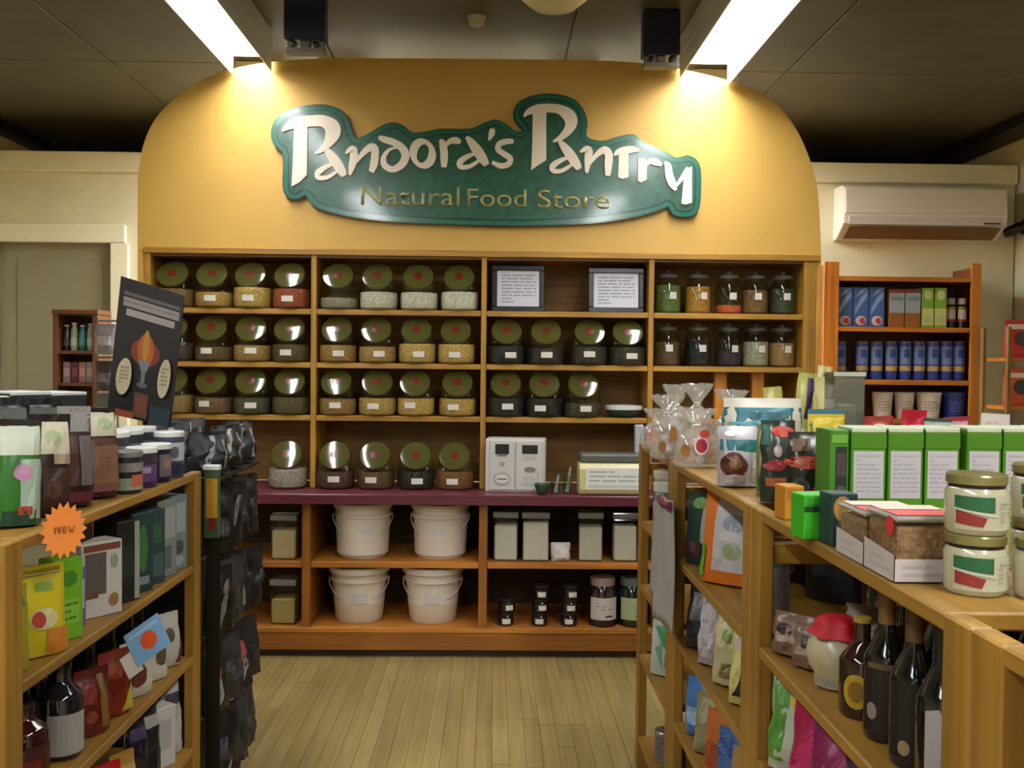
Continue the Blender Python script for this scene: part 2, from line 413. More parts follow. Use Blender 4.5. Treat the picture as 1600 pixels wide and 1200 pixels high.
arc_px = [(214, 300), (217, 262), (226, 220), (244, 184), (272, 155), (310, 128), (352, 111), (400, 100), (470, 93), (560, 91), (760, 92), (950, 95), (1040, 104), (1110, 118), (1165, 135), (1210, 160), (1240, 195), (1262, 240), (1276, 288), (1281, 340)]
ap = [at(x, y, Y=YU) for x, y in arc_px]
pts = [(XL, 1.92)] + [(max(XL, min(XR, p.x)), p.y) for p in catmull([(q.x, q.z, 0) for q in ap], 4)] + [(XR, 1.92)]
arch = thing('arched_sign_wall', 'yellow arched wall panel above the bulk food shelves', 'wall panel', (0, 0, 0))
ob('arch_panel', extrude_outline(pts, YU, YU+.33, YEL), arch)
ob('ledge', boxme(XL+.03, XR-.005, YU-.012, YU-.0005, 1.905, 1.935, WX, .003), arch)

bulk = thing('bulk_food_shelving', 'pine wall of shelves holding rows of bulk food jars', 'shelves', (0, YU, 0))
bulk.location = (0, 0, 0)
UX = [-1.675, -.872, -.047, .770, 1.548]              # divider centres of the upper bays
ob('back_panel', boxme(XL+.02, XR-.02, YU+.302, YU+.318, .7755, 1.915, BACKW), bulk)
for i, x in enumerate(UX):
    w = .034 if i in (0,) else .026 if i < 4 else .06
    ob('divider', boxme(x-w/2, x+w/2, YU, YU+.30, .776, 1.918, WZ, .002), bulk)
ob('stile', boxme(XL, UX[0]-.018, YU, YU+.30, .776, 1.918, YEL, .002), bulk)
ob('stile', boxme(UX[4]+.031, XR, YU, YU+.30, .776, 1.918, wood((205, 150, 62), 'z'), .002), bulk)
SH = [1.645, 1.385, 1.128]                             # shelf tops of the upper rows
for z in SH:
    for a, b in zip(UX, UX[1:]):
        ob('shelf', boxme(a+.014 if a > -1.6 else a+.018, b-.014 if b < 1.5 else b-.031, YU+.004, YU+.30, z-.026, z, WX, .002), bulk)
ob('top_board', boxme(UX[0]+.018, UX[4]-.031, YU+.006, YU+.30, 1.893, 1.918, wood((120, 84, 30), 'x'), .002), bulk)
for px in (1131, 1190):
    p = at(px, 600, Y=YU)
    ob('upright', boxme(p.x-.03, p.x+.03, YU+.06, YU+.10, .776, SH[2]-.027, wood((196, 128, 44), 'z'), .002), bulk)
    ob('upright', boxme(p.x-.03, p.x+.03, YU+.06, YU+.10, SH[2]+.001, SH[1]-.027, wood((196, 128, 44), 'z'), .002), bulk)

low = thing('lower_cabinet', 'open pine base cabinet under the maroon counter', 'cabinet', (0, 0, 0))
LX = [-1.70, -.868, -.038, .79, 1.55]
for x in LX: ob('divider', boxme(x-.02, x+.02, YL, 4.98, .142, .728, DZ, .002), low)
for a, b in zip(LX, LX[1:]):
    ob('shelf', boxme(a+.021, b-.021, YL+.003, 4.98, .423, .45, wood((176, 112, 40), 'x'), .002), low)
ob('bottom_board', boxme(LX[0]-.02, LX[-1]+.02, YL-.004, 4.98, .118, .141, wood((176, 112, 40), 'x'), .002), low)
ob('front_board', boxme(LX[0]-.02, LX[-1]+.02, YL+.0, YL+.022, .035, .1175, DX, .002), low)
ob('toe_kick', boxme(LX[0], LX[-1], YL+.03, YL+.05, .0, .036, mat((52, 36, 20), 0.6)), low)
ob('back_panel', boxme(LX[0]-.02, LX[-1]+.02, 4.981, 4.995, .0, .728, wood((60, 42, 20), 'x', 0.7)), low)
ct = thing('maroon_counter', 'maroon laminate countertop running below the jar shelves', 'counter', (0, 0, 0))
MAR = mat((112, 48, 62), 0.3, var=.06, scale=20)
ob('worktop', boxme(-1.74, 1.62, YL-.04, YU+.29, .748, .7745, MAR, .004), ct)
ob('front_edge', boxme(-1.74, 1.62, YL-.045, YL-.0405, .7285, .7745, mat((96, 40, 54), 0.3), .002), ct)
ob('underlay', boxme(-1.73, 1.61, YL-.0395, 4.98, .729, .7475, mat((60, 34, 30), 0.6)), ct)

# ------------------------------------------------------------------ the shop sign
def zA(x, y): return at(400+x/2.2222, 120+y/2.2222, Y=4.64)
def z1(x, y): return at(420+x/4.4444, 130+y/4.4444, Y=4.64)
def z2(x, y): return at(760+x/4.4444, 130+y/4.4444, Y=4.64)
sign = thing('shop_sign', 'green shaped sign with cream lettering on the yellow arch', 'sign', (0, 0, 0))
out_px = [(50,205),(58,160),(90,122),(150,101),(230,93),(290,110),(322,145),(336,190),(352,212),(400,188),(440,165),(480,156),(512,168),(545,192),(600,186),(640,178),(740,178),(788,160),(830,146),(866,160),(900,186),(928,186),(906,162),(893,130),(905,95),(942,69),(1000,56),(1060,60),(1112,80),(1142,120),(1152,160),(1148,200),(1172,216),(1212,220),(1260,205),(1312,197),(1344,222),(1382,240),(1430,262),(1462,279),(1500,271),(1530,285),(1546,320),(1547,400),(1541,455),(1520,483),(1480,489),(1447,478),(1430,452),(1418,458),(1350,480),(1250,499),(1100,513),(900,519),(700,515),(500,505),(350,490),(250,470),(200,450),(182,428),(168,412),(150,425),(120,425),(97,405),(90,370),(92,300),(88,262),(65,242)]
def P2(f, pts): return [Vector((f(x, y).x, f(x, y).z, 0)) for x, y in pts]
base = catmull(P2(zA, out_px), 3, True)
def inset(pts, d):
    n = len(pts); res = []
    area = sum(pts[i].x*pts[(i+1) % n].y-pts[(i+1) % n].x*pts[i].y for i in range(n))
    sg = 1 if area > 0 else -1
    for i in range(n):
        t = (pts[(i+2) % n]-pts[(i-2) % n]).normalized()
        res.append(pts[i]+Vector((-t.y, t.x, 0))*d*sg)
    return res
RIM = mat((34, 104, 82), 0.22, coat=0.85); INK = mat((10, 50, 44), 0.25, coat=0.85)
FACE = mat((24, 84, 62), 0.3, var=0.3, scale=30, coat=0.85)
ob('board', extrude_outline(base, 4.652, 4.6795, INK), sign)
ob('rim', extrude_outline(inset(base, .005), 4.646, 4.6515, RIM), sign)
ob('inlay_line', extrude_outline(inset(base, .027), 4.6445, 4.6455, INK), sign)
ob('face', extrude_outline(inset(base, .033), 4.642, 4.644, FACE), sign)
LET = mat((238, 222, 200), 0.35)
def letter(f, strokes, name='letter'):
    bm = bmesh.new()
    for ks, st in enumerate(strokes):
        yf = 4.632-.0006*ks
        if st[0] == 'poly':
            pts = P2(f, st[1])
            top = [bm.verts.new((p.x, yf, p.y)) for p in pts]; bot = [bm.verts.new((p.x, 4.6415, p.y)) for p in pts]
            bm.faces.new(top); bm.faces.new(list(reversed(bot))); n = len(pts)
            for i in range(n): bm.faces.new((top[i], bot[i], bot[(i+1) % n], top[(i+1) % n]))
            continue
        closed = st[0] == 'closed'
        raw = st[1] if closed else st
        pw = [Vector((p.x, p.y, w*4.68/FOC/4.4444)) for p, (x, y, w) in zip(P2(f, [(a, b) for a, b, c in raw]), raw)]
        c = catmull(pw, 5, closed); n = len(c); R = []
        for i in range(n):
            a = c[(i-1) % n] if closed else c[max(i-1, 0)]; b = c[(i+1) % n] if closed else c[min(i+1, n-1)]
            t = Vector((b.x-a.x, b.y-a.y, 0)).normalized(); nn = Vector((-t.y, t.x, 0)); w = max(.002, c[i].z)/2
            l = c[i]+nn*w; r = c[i]-nn*w
            R.append([bm.verts.new((l.x, yf, l.y)), bm.verts.new((r.x, yf, r.y)), bm.verts.new((r.x, 4.6415, r.y)), bm.verts.new((l.x, 4.6415, l.y))])
        for i in range(n if closed else n-1):
            A, B = R[i], R[(i+1) % n]
            for k in range(4): bm.faces.new((A[k], A[(k+1) % 4], B[(k+1) % 4], B[k]))
        if not closed: bm.faces.new(R[0]); bm.faces.new(list(reversed(R[-1])))
    bmesh.ops.recalc_face_normals(bm, faces=bm.faces[:])
    me = bpy.data.meshes.new('letter'); bm.to_mesh(me); bm.free(); me.materials.append(LET)
    ob(name, me, sign)
def ring(cx, cy, rx, ry, w0, w1, rot=0.6):
    return ('closed', [(cx+rx*math.cos(a), cy+ry*math.sin(a), w0+(w1-w0)*abs(math.cos(a-rot))) for a in [k*math.pi/5 for k in range(10)]])
A_ = lambda dx, dy, k=1.0: [[(x*k+dx, y*k+dy, w*k) for x, y, w in s] for s in ([(385,405,22),(415,440,50),(460,500,68),(500,560,62),(525,600,38)], [(455,515,18),(385,545,34),(340,580,40),(345,612,34),(400,612,28),(450,585,24),(480,560,16)])]
letter(z1, [('poly', [(178,300),(272,285),(266,640),(215,690),(160,720),(168,560)]), [(95,335,16),(140,300,50),(210,275,78),(300,265,76),(380,266,80),(440,305,104),(445,355,100),(415,415,66),(370,462,40),(325,490,16)]])
letter(z1, A_(3, 45))
letter(z1, [[(535,490,14),(570,462,40),(592,470,52),(590,530,54),(576,590,42),(565,640,14)], [(600,560,16),(650,495,34),(705,448,48),(735,455,52),(738,510,52),(730,570,52),(712,618,34)]])
letter(z1, [[(765,375,24),(800,392,42),(860,410,46),(920,445,50),(950,500,56),(925,565,50),(860,600,42),(805,570,44),(800,515,34),(840,462,20),(890,450,12)]])
letter(z1, [ring(1070, 490, 66, 84, 22, 56)])
letter(z1, [[(1185,400,18),(1205,415,44),(1216,470,52),(1218,530,50),(1216,585,34)], [(1225,440,18),(1260,405,34),(1300,400,46),(1332,412,24)]])
letter(z1, A_(988, -30))
letter(z1, [[(1552,318,30),(1548,350,42),(1528,398,14)]], 'apostrophe')
letter(z2, [[(188,408,26),(150,405,36),(95,420,38),(80,460,38),(125,495,40),(165,525,40),(150,565,38),(95,575,36),(40,550,24)]])
letter(z2, [('poly', [(322,200),(415,180),(415,535),(345,580),(310,605),(318,430)]), [(260,232,12),(295,200,40),(360,180,60),(440,175,58),(510,185,64),(570,225,88),(588,275,84),(565,330,60),(515,380,38),(462,408,14)]])
letter(z2, A_(120, -2))
letter(z2, [[(650,480,14),(690,460,42),(710,475,54),(705,540,50),(695,625,20)], [(715,565,14),(765,500,34),(820,465,50),(848,500,54),(846,570,52),(842,645,34)]])
letter(z2, [[(885,505,14),(915,480,40),(955,470,52),(1010,462,46),(1060,470,18)], ('poly', [(920,480),(985,470),(985,655),(945,668),(912,655)])])
letter(z2, [('poly', [(1052,520),(1110,530),(1112,670),(1070,692),(1050,680)]), [(1105,575,14),(1135,545,36),(1175,550,50),(1215,570,22)]])
letter(z2, [[(1235,550,20),(1258,575,46),(1268,640,54),(1290,700,54),(1315,745,18)], [(1300,735,14),(1350,670,28),(1405,595,44)], ('poly', [(1378,600),(1425,580),(1425,830),(1385,845),(1352,838),(1362,720)])])
OLV = mat((156, 148, 82), 0.35, coat=0.5)
def word(s, xa, xb, yb, cap):
    """a word in plain sans letters: xa..xb and baseline yb in the photograph, laid on the sign face"""
    cu = bpy.data.curves.new('w', 'FONT'); cu.body = s; cu.size = 1.0; cu.extrude = 0.0; cu.offset = -0.001
    o = bpy.data.objects.new('w', cu); COL.objects.link(o); bpy.context.view_layer.update()
    dg = bpy.context.evaluated_depsgraph_get(); me = bpy.data.meshes.new_from_object(o.evaluated_get(dg))
    bpy.data.objects.remove(o)
    xs = [v.co.x for v in me.vertices]; x0, x1 = min(xs), max(xs)
    a, b = at(xa, yb, Y=4.64), at(xb, yb+(xb-xa)*.0105, Y=4.64); hz = cap*4.64/FOC/0.73
    for v in me.vertices:
        k = (v.co.x-x0)/(x1-x0); v.co = (a.x+(b.x-a.x)*k, 4.6405, a.z+(b.z-a.z)*k+v.co.y*hz)
    bm = bmesh.new(); bm.from_mesh(me); r = bmesh.ops.extrude_face_region(bm, geom=bm.faces[:])
    bmesh.ops.translate(bm, verts=[v for v in r['geom'] if isinstance(v, bmesh.types.BMVert)], vec=(0, -.003, 0))
    bmesh.ops.recalc_face_normals(bm, faces=bm.faces[:]); bm.to_mesh(me); bm.free()
    me.materials.clear(); me.materials.append(OLV)
    ob('lettering', me, sign)
word('Natural', 564, 718, 320, 31); word('Food', 730, 822, 322, 29); word('Store', 840, 952, 325, 30)
# ------------------------------------------------------------------ candy jars with slanted lids
JPHI = math.radians(33)
def jar_body(inset=0.0, fill=None, n=24):
    """barrel with a slanted round mouth; with fill, the solid of the contents up to that height"""
    R = .094-inset; rr = []
    def circ(r, z): return [Vector((r*math.cos(2*math.pi*i/n), r*math.sin(2*math.pi*i/n), z)) for i in range(n)]
    c = Vector((0, -.04, .160)); ax = Vector((1, 0, 0)); up = Vector((0, math.sin(JPHI), math.cos(JPHI))); nr = Vector((0, -math.cos(JPHI), math.sin(JPHI)))
    z0 = inset
    rr += [circ(R*.86, z0), circ(R*.97, z0+.008), circ(R, z0+.022), circ(R, .06), circ(R*.99, .088)]
    if fill is not None:
        rr = [r for r in rr if r[0].z < fill-.004] + [circ(R*.985, fill)]
        return rr
    # loft the last circle into the tilted mouth: the circle point at angle a meets the mouth point at angle a
    def mouth(r, off): return [c + nr*off + ax*r*math.cos(2*math.pi*i/n) + up*r*math.sin(2*math.pi*i/n) for i in range(n)]
    A, B = rr[-1], mouth(.076, -.014)
    for t in (.3, .6, .85): rr.append([A[i].lerp(B[i], t) + Vector((0, .012*math.sin(math.pi*t)*max(0, math.sin(2*math.pi*i/n)), .010*math.sin(math.pi*t)*max(0, math.sin(2*math.pi*i/n)))) for i in range(n)])
    rr += [B, mouth(.070, -.006), mouth(.070, 0.0)]
    return rr
def tilt_disc(prof, n=28):
    c = Vector((0, -.04, .160)); ax = Vector((1, 0, 0)); up = Vector((0, math.sin(JPHI), math.cos(JPHI))); nr = Vector((0, -math.cos(JPHI), math.sin(JPHI)))
    return [[c + nr*o + ax*r*math.cos(2*math.pi*i/n) + up*r*math.sin(2*math.pi*i/n) for i in range(n)] for r, o in prof]
ME_BODY = MB().rings(jar_body()).mesh(CLEAR, True)
LIDM = mat((78, 76, 34), 0.12, coat=0.6, spec=0.5)
ME_LID = MB().rings(tilt_disc([(.075, -.003), (.0765, .001), (.0755, .005), (.073, .0098), (.060, .0118), (.045, .0130), (.030, .0138), (.015, .0143), (.0005, .0145)])).mesh(LIDM, True)
ME_BADGE = MB().rings(tilt_disc([(.021, .0139), (.021, .0144), (.014, .0148), (.0005, .0151)], 16)).mesh(mat((104, 32, 24), 0.25, coat=0.4), True)
def arc_print(w, h): return None
TAG = MB().band(.0948, .034, .062, -17, 17, 6).mesh(WHITE)
ROWN = ['top shelf', 'second shelf', 'third shelf', 'counter']
BAYN = ['left bay', 'second bay', 'third bay', 'right bay']
def candy_jar(row, bay, k, px, what, rgb, fill, tagged, x=None):
    z = [1.645, 1.385, 1.128, .7745][row]+.0008
    p = at(px, [478, 560, 640, 750][row], Y=YU+.07)
    y = YU+.072 if row < 3 else YU+.02
    if x is None: x = at(px, [478, 560, 640, 750][row], Y=y).x
    where = '%s from left, %s, %s' % (ORD[k], ROWN[row], BAYN[bay]) if row < 3 else '%s from left on the maroon counter' % ORD[k]
    t = thing('candy_jar', 'slant-lidded jar of %s, %s' % (what, where), 'jar', (x, y, z), rnd.uniform(-4, 4), 'slant-lidded bulk jars on the shelf wall')
    ob('body', ME_BODY, t); l = ob('lid', ME_LID, t); ob('badge', ME_BADGE, l)
    ob('contents', cached(('cont', rgb, fill), lambda: MB().rings(jar_body(.003, fill)).mesh(mat(rgb, 0.7, var=.45, scale=110, bump=.6), True)), t)
    if tagged: ob('price_tag', TAG, t, (0, 0, rnd.uniform(-.004, .006)), (0, 0, rnd.uniform(-.25, .25)))
J = {(0, 0): [(258, 'brown mix', (120, 92, 50), .09, 1), (325, 'golden grain', (170, 132, 66), .075, 1), (390, 'yellow grain', (186, 152, 84), .10, 1), (455, 'red lentils', (150, 70, 40), .095, 1)],
     (0, 1): [(530, 'grey flour', (150, 140, 124), .055, 0), (592, 'white flour', (205, 198, 184), .085, 0), (655, 'white meal', (210, 202, 188), .085, 0), (718, 'white rice', (214, 208, 196), .09, 0)],
     (1, 0): [(258, 'dark seeds', (70, 54, 34), .09, 1), (322, 'brown mix', (98, 74, 44), .07, 1), (390, 'tan grain', (160, 124, 68), .08, 1), (455, 'olive seeds', (84, 70, 36), .085, 1)],
     (1, 1): [(525, 'tan grain', (160, 122, 62), .085, 1), (590, 'tan flakes', (168, 132, 72), .08, 1), (652, 'yellow grain', (188, 154, 86), .095, 1), (713, 'yellow beans', (190, 156, 84), .095, 1)],
     (1, 2): [(790, 'black beans', (28, 24, 24), .088, 1), (852, 'dark raisins', (36, 30, 26), .08, 1), (922, 'dark seeds', (48, 42, 32), .09, 1), (983, 'dark olive seeds', (44, 42, 28), .09, 1)],
     (2, 0): [(262, 'tan flakes', (150, 116, 62), .09, 1), (325, 'brown nuts', (112, 82, 54), .08, 1), (390, 'dark green lentils', (74, 70, 44), .08, 1), (452, 'olive lentils', (88, 76, 46), .085, 0)],
     (2, 1): [(525, 'tan grain', (150, 116, 62), .08, 1), (590, 'yellow grain', (178, 142, 74), .085, 1), (650, 'pale grain', (190, 152, 82), .085, 1), (715, 'amber grain', (180, 144, 72), .085, 1)],
     (2, 2): [(790, 'black rice', (20, 18, 20), .092, 1), (848, 'black seeds', (22, 20, 20), .092, 1), (908, 'brown mix', (66, 56, 36), .07, 1)],
     (3, 0): [(450, 'pale oats', (168, 152, 142), .095, 0)], (3, 1): [(525, 'brown seeds', (84, 54, 36), .085, 1), (587, 'brown nuts', (96, 68, 42), .085, 1), (650, 'black seeds', (30, 24, 22), .09, 1), (710, 'orange-brown mix', (124, 80, 34), .09, 1)]}
n4 = 0
for (row, bay), lst in J.items():
    X_ = [at(e[0], [478, 560, 640, 750][row], Y=YU+(.072 if row < 3 else .02)).x for e in lst]; pitch = .1895
    if row < 3:                                        # keep clear of the dividers and of each other
        lo_ = UX[bay]+(.019 if bay == 0 else .0145)+.0945; hi_ = UX[bay+1]-.0145-.0945
        for i in range(len(X_)): X_[i] = max(X_[i], lo_+pitch*i, X_[i-1]+pitch if i else -9)
        for i in reversed(range(len(X_))): X_[i] = min(X_[i], hi_-pitch*(len(X_)-1-i))
    else:
        for i in range(1, len(X_)): X_[i] = max(X_[i], X_[i-1]+pitch)
    for k, (px, what, rgb, fill, tg) in enumerate(lst):
        candy_jar(row, bay, k if row < 3 else n4, px, what, rgb, fill, tg, X_[k])
        if row == 3: n4 += 1
# round glass jars in the right bay
GJ = [[(1043, 'green split peas', (92, 110, 50), .14), (1090, 'amber lentils', (184, 126, 46), .135), (1138, 'orange lentils', (210, 90, 48), .045), (1179, 'brown beans', (132, 92, 58), .12), (1235, 'dark green leaves', (58, 64, 42), .13)],
      [(1042, 'brown herbs', (100, 72, 46), .12), (1090, 'black tea', (26, 24, 30), .125), (1137, 'dark purple berries', (54, 36, 58), .08), (1180, 'pale grey seeds', (172, 160, 140), .125), (1230, 'tan nuts', (170, 124, 78), .12)]]
def glass_jar(row, k, px, what, rgb, fill):
    z = SH[row]+.0008; y = YU+.115; x = min(1.448, at(px, [488, 570][row], Y=y).x)
    t = thing('glass_jar', 'round glass jar of %s, %s from left, %s, right bay' % (what, ORD[k], ROWN[row]), 'jar', (x, y, z), 0, 'round glass jars in the right bay')
    ob('body', cached('gj', lambda: MB().lathe([(.055, 0), (.064, .008), (.066, .03), (.066, .13), (.056, .155), (.048, .162), (.048, .176)], 22).mesh(GLASS, True)), t)
    ob('contents', cached(('gjc', rgb, fill), lambda: MB().lathe([(.054, .004), (.062, .012), (.063, .03), (.063, fill)], 20).mesh(mat(rgb, 0.7, var=.4, scale=120, bump=.5), True)), t)
    ob('lid', cached('gjl', lambda: MB().lathe([(.050, .1765), (.053, .178), (.053, .192), (.046, .198), (.012, .200), (.014, .214), (.001, .217)], 20).mesh(clear((190, 196, 186), 1.3, 0.12, 'lid'), True)), t)
    ob('round_label', cached('gjt', lambda: MB().band(.0668, .072, .106, -15, 15, 6).mesh(WHITE)), t, rot=(0, 0, rnd.uniform(0, .35)))
for r in (0, 1):
    for k, a in enumerate(GJ[r]): glass_jar(r, k, *a)
# framed notices in the third bay
def frame(px0, px1, py0, py1, label):
    Y = YU+.03; a, b = at(px0, py1, Y=Y), at(px1, py0, Y=Y); z = SH[0]+.001; w = b.x-a.x; h = b.z-z
    t = thing('framed_notice', label, 'frame', ((a.x+b.x)/2, Y+.03, z), 0, 'framed notices on the top shelf', rot=(math.radians(-4), 0, 0))
    mb = MB(); f = .026
    mb.box(-w/2, w/2, -.008, .008, 0, f); mb.box(-w/2, w/2, -.008, .008, h-f, h); mb.box(-w/2, -w/2+f, -.008, .008, f, h-f); mb.box(w/2-f, w/2, -.008, .008, f, h-f)
    ob('frame', mb.mesh(mat((20, 16, 18), 0.3), bevel=.003), t)
    ob('backing', boxme(-w/2+f, w/2-f, 0, .006, f, h-f, mat((60, 50, 40), 0.6)), t)
    ob('paper', printed(lambda u, v, o: (-w/2+f+(w-2*f)*u, -.0005-o, f+(h-2*f)*v), [('r', 0, 0, 1, 1, (208, 208, 218)), ('t', .1, .08, .92, .92, 9, (150, 148, 156))], 5), t)
frame(768, 852, 414, 487, 'black framed white notice leaning at left on top shelf of third bay')
frame(920, 1008, 418, 488, 'black framed white notice leaning at right on top shelf of third bay')
# bowl on the shelf, deli scale, dispenser box and small bowls on the counter
p = at(980, 650, Y=YU+.03)
t = thing('shallow_bowl', 'shallow teal bowl with white rim on the third shelf beside the jars', 'bowl', (.652, YU+.09, SH[2]+.001))
ob('bowl', MB().lathe([(.045, 0), (.073, .014), (.093, .04)], 26, cap1=False).mesh(mat((40, 84, 92), 0.3), True), t)
ob('rim', MB().lathe([(.0925, .038), (.095, .04), (.095, .056), (.086, .058), (.082, .045), (.05, .02), (.001, .018)], 26, cap0=False).mesh(mat((215, 218, 214), 0.3), True), t)
p = at(806, 765, Y=YL+.02); w, h = .285, .255
t = thing('bag_dispenser', 'white two-door dispenser cabinet standing on the maroon counter', 'dispenser', (p.x, YL+.115, .775), -6)
WH2 = mat((206, 202, 196), 0.35)
ob('cabinet', MB().box(-w/2, w/2, -.04, .09, 0, h).mesh(WH2, bevel=.004), t)
for s, sh in ((0, [('r', .22, .72, .78, .93, (24, 20, 24)), ('r', .3, .68, .7, .73, (120, 112, 110)), ('e', .5, .52, .12, .05, (160, 154, 140)), ('e', .5, .22, .36, .14, (168, 162, 160)), ('e', .5, .23, .28, .09, (216, 212, 208)), ('r', .3, .2, .7, .24, (140, 132, 130))]),
              (1, [('r', .22, .74, .8, .92, (24, 20, 24)), ('r', .28, .62, .72, .74, (186, 180, 176)), ('e', .52, .42, .22, .06, (138, 122, 108)), ('e', .5, .2, .3, .1, (188, 184, 178)), ('r', .8, .05, .84, .4, (170, 166, 160))])):
    x0 = -w/2+.022 if s == 0 else .006; x1 = -.002 if s == 0 else w/2-.008
    d = ob('door', MB().box(x0, x1, -.049, -.0405, .012, h-.008).mesh(mat((198, 196, 192), 0.35), bevel=.002), t)
    ob('picture', printed(lambda u, v, o: (x0+(x1-x0)*u, -.0495-o, .012+(h-.02)*v), sh), d)
p0, p1 = at(905, 770, Y=YL-.02), at(1006, 770, Y=YL-.02); w = p1.x-p0.x+.02
t = thing('deli_scale', 'cream deli scale with grey top and white display panel on the counter', 'scale', ((p0.x+p1.x)/2+.01, YL+.04, .775))
mb = MB(); prof = [(-.055, .012), (-.062, .03), (-.062, .125), (-.045, .15), (.07, .15), (.08, .14), (.08, 0), (-.04, 0)]
mb.rings([[(x, y, z) for y, z in prof] for x in (-w/2, w/2)]); ob('body', mb.mesh(mat((206, 194, 140), 0.35), bevel=.005), t)
ob('display_panel', printed(lambda u, v, o: (-w/2+.03+(w-.045)*u, -.0625-o, .03+.1*v), [('r', 0, 0, 1, 1, (222, 222, 216)), ('t', .06, .3, .94, .92, 3, (170, 170, 164)), ('r', .04, .08, .96, .2, (196, 198, 190))], 2), t)
ob('top_cover', MB().box(-w/2+.006, w/2-.002, -.04, .075, .1505, .196).mesh(mat((92, 94, 86), 0.35), bevel=.012, seg=2), t)
ob('pillar', MB().box(w/2-.055, w/2-.015, .0, .04, .1965, .33).mesh(mat((176, 176, 186), 0.3), bevel=.003), t)
p = at(848, 764, Y=YL-.01)
t = thing('small_bowl', 'small dark green bowl in front of the white dispenser', 'bowl', (p.x, YL-.002, .775))
ob('bowl', MB().lathe([(.018, 0), (.022, .004), (.036, .034), (.041, .052), (.038, .052), (.02, .012), (.001, .01)], 20).mesh(mat((44, 74, 58), 0.25), True), t)
GL2 = [(868, .03, .06, 'short clear glass beside the green bowl on the counter'), (886, .026, .085, 'taller clear glass next to the deli scale')]
for px, r, h, lb in GL2:
    p = at(px, 762, Y=YL+.03); t = thing('drinking_glass', lb, 'glass', (p.x, YL+.04, .775))
    ob('glass', MB().lathe([(r*.8, 0), (r, h), (r-.003, h), (r*.74, .006), (.001, .006)], 18).mesh(GLASS, True), t)
    ob('scoop', MB().tube([(0, 0, .008), (.008, 0, h*.8), (.016, 0, h*1.5)], [.012, .006, .005], 8).mesh(mat((200, 204, 204), 0.2, 0.6), True), t)
# buckets
BKT = mat((214, 202, 186), 0.4)
def bucket(px, row, label, lidded, rz):
    z = .4505 if row == 0 else .1415; y = YL+.17; x = at(px, 860, Y=y).x
    t = thing('bucket', label, 'bucket', (x, y, z), rz, 'white food buckets in the base cabinet')
    s = .143/.15
    ob('tub', MB().lathe([(.112*s, 0), (.118*s, .006), (.127*s, .085), (.1285*s, .09), (.1285*s, .098), (.128*s, .10), (.138*s, .195), (.148*s, .198), (.148*s, .212), (.139*s, .214), (.141*s, .236), (.150*s, .238), (.150*s, .25), (.142*s, .25)] + ([(.13*s, .02), (.001, .015)] if not lidded else []), 30).mesh(BKT, True), t)
    if lidded: ob('lid', MB().lathe([(.152*s, .236), (.155*s, .24), (.155*s, .262), (.148*s, .268), (.140*s, .262), (.001, .262)], 30, cap0=False).mesh(mat((222, 214, 200), 0.35), True), t)
    else:
        ob('lid', MB().lathe([(.150*s, .2505), (.153*s, .254), (.151*s, .262), (.12*s, .264), (.001, .264)], 30).mesh(BKT, True), t)
    hd = [(.152*s*math.cos(a), .152*s*math.sin(a)*.9-.02*math.sin(a), .205-.10*max(0, -math.sin(a))) for a in [math.pi+math.pi*i/14 for i in range(15)]]
    ob('handle', MB().tube([(x_, y_-.004, z_) for x_, y_, z_ in hd], .003, 6).mesh(mat((190, 186, 176), 0.3), True), t)
    ob('sticker', MB().band(.133*s, .10, .15, -16, 16, 6, r1=.1372*s).mesh(mat((200, 196, 196), 0.4)), t, rot=(0, 0, .1))
bucket(567, 0, 'white bucket at left on the upper shelf of the base cabinet', False, 6)
bucket(688, 0, 'white bucket at right on the upper shelf of the base cabinet', False, -8)
bucket(562, 1, 'lidded white bucket at left on the bottom shelf of the base cabinet', True, 3)
bucket(677, 1, 'lidded white bucket at right on the bottom shelf of the base cabinet', True, -4)
# square canisters
def canister(px, row, label, rgb, fill, w=.118, h=.215):
    z = .4505 if row == 0 else .1415; y = YL+.10; x = at(px, 850, Y=y).x
    t = thing('canister', label, 'canister', (x, y, z), rnd.uniform(-5, 5), 'clear square canisters in the base cabinet')
    ob('container', cached(('can', w, h), lambda: MB().box(-w/2, w/2, -w/2, w/2, 0, h-.03).mesh(CLEAR, bevel=.008, seg=2)), t)
    ob('contents', cached(('canc', w, rgb, fill), lambda: MB().box(-w/2+.004, w/2-.004, -w/2+.004, w/2-.004, .004, fill).mesh(mat(rgb, 0.8, var=.06, scale=60, bump=.2), bevel=.006)), t)
    ob('lid', cached(('canl', w, h), lambda: MB().box(-w/2-.004, w/2+.004, -w/2-.004, w/2+.004, h-.0295, h).mesh(clear((150, 150, 140), 1.2, .25, 'canlid'), bevel=.006, seg=2)), t)
canister(447, 0, 'clear canister of beige flour on the upper shelf left of the buckets', (186, 164, 124), .14)
canister(447, 1, 'clear canister of yellowish grain on the bottom shelf left of the buckets', (170, 150, 92), .12)
for k, (px, f) in enumerate(((791, .17), (837, .185), (922, .165), (975, .17))):
    canister(px, 0, 'clear canister of white flour, %s from left right of the buckets' % ORD[k], (206, 196, 188), f, .115 if k != 1 else .128, .235)
p = at(876, 876, Y=YL+.06)
pouch('flour_bag', 'small white bag slumped between the square canisters', 'bag', (p.x, YL+.075, .451), .095, .085, .07, (216, 206, 200), (), 4, None, 21, 0, .012, .5, crimp=.02)
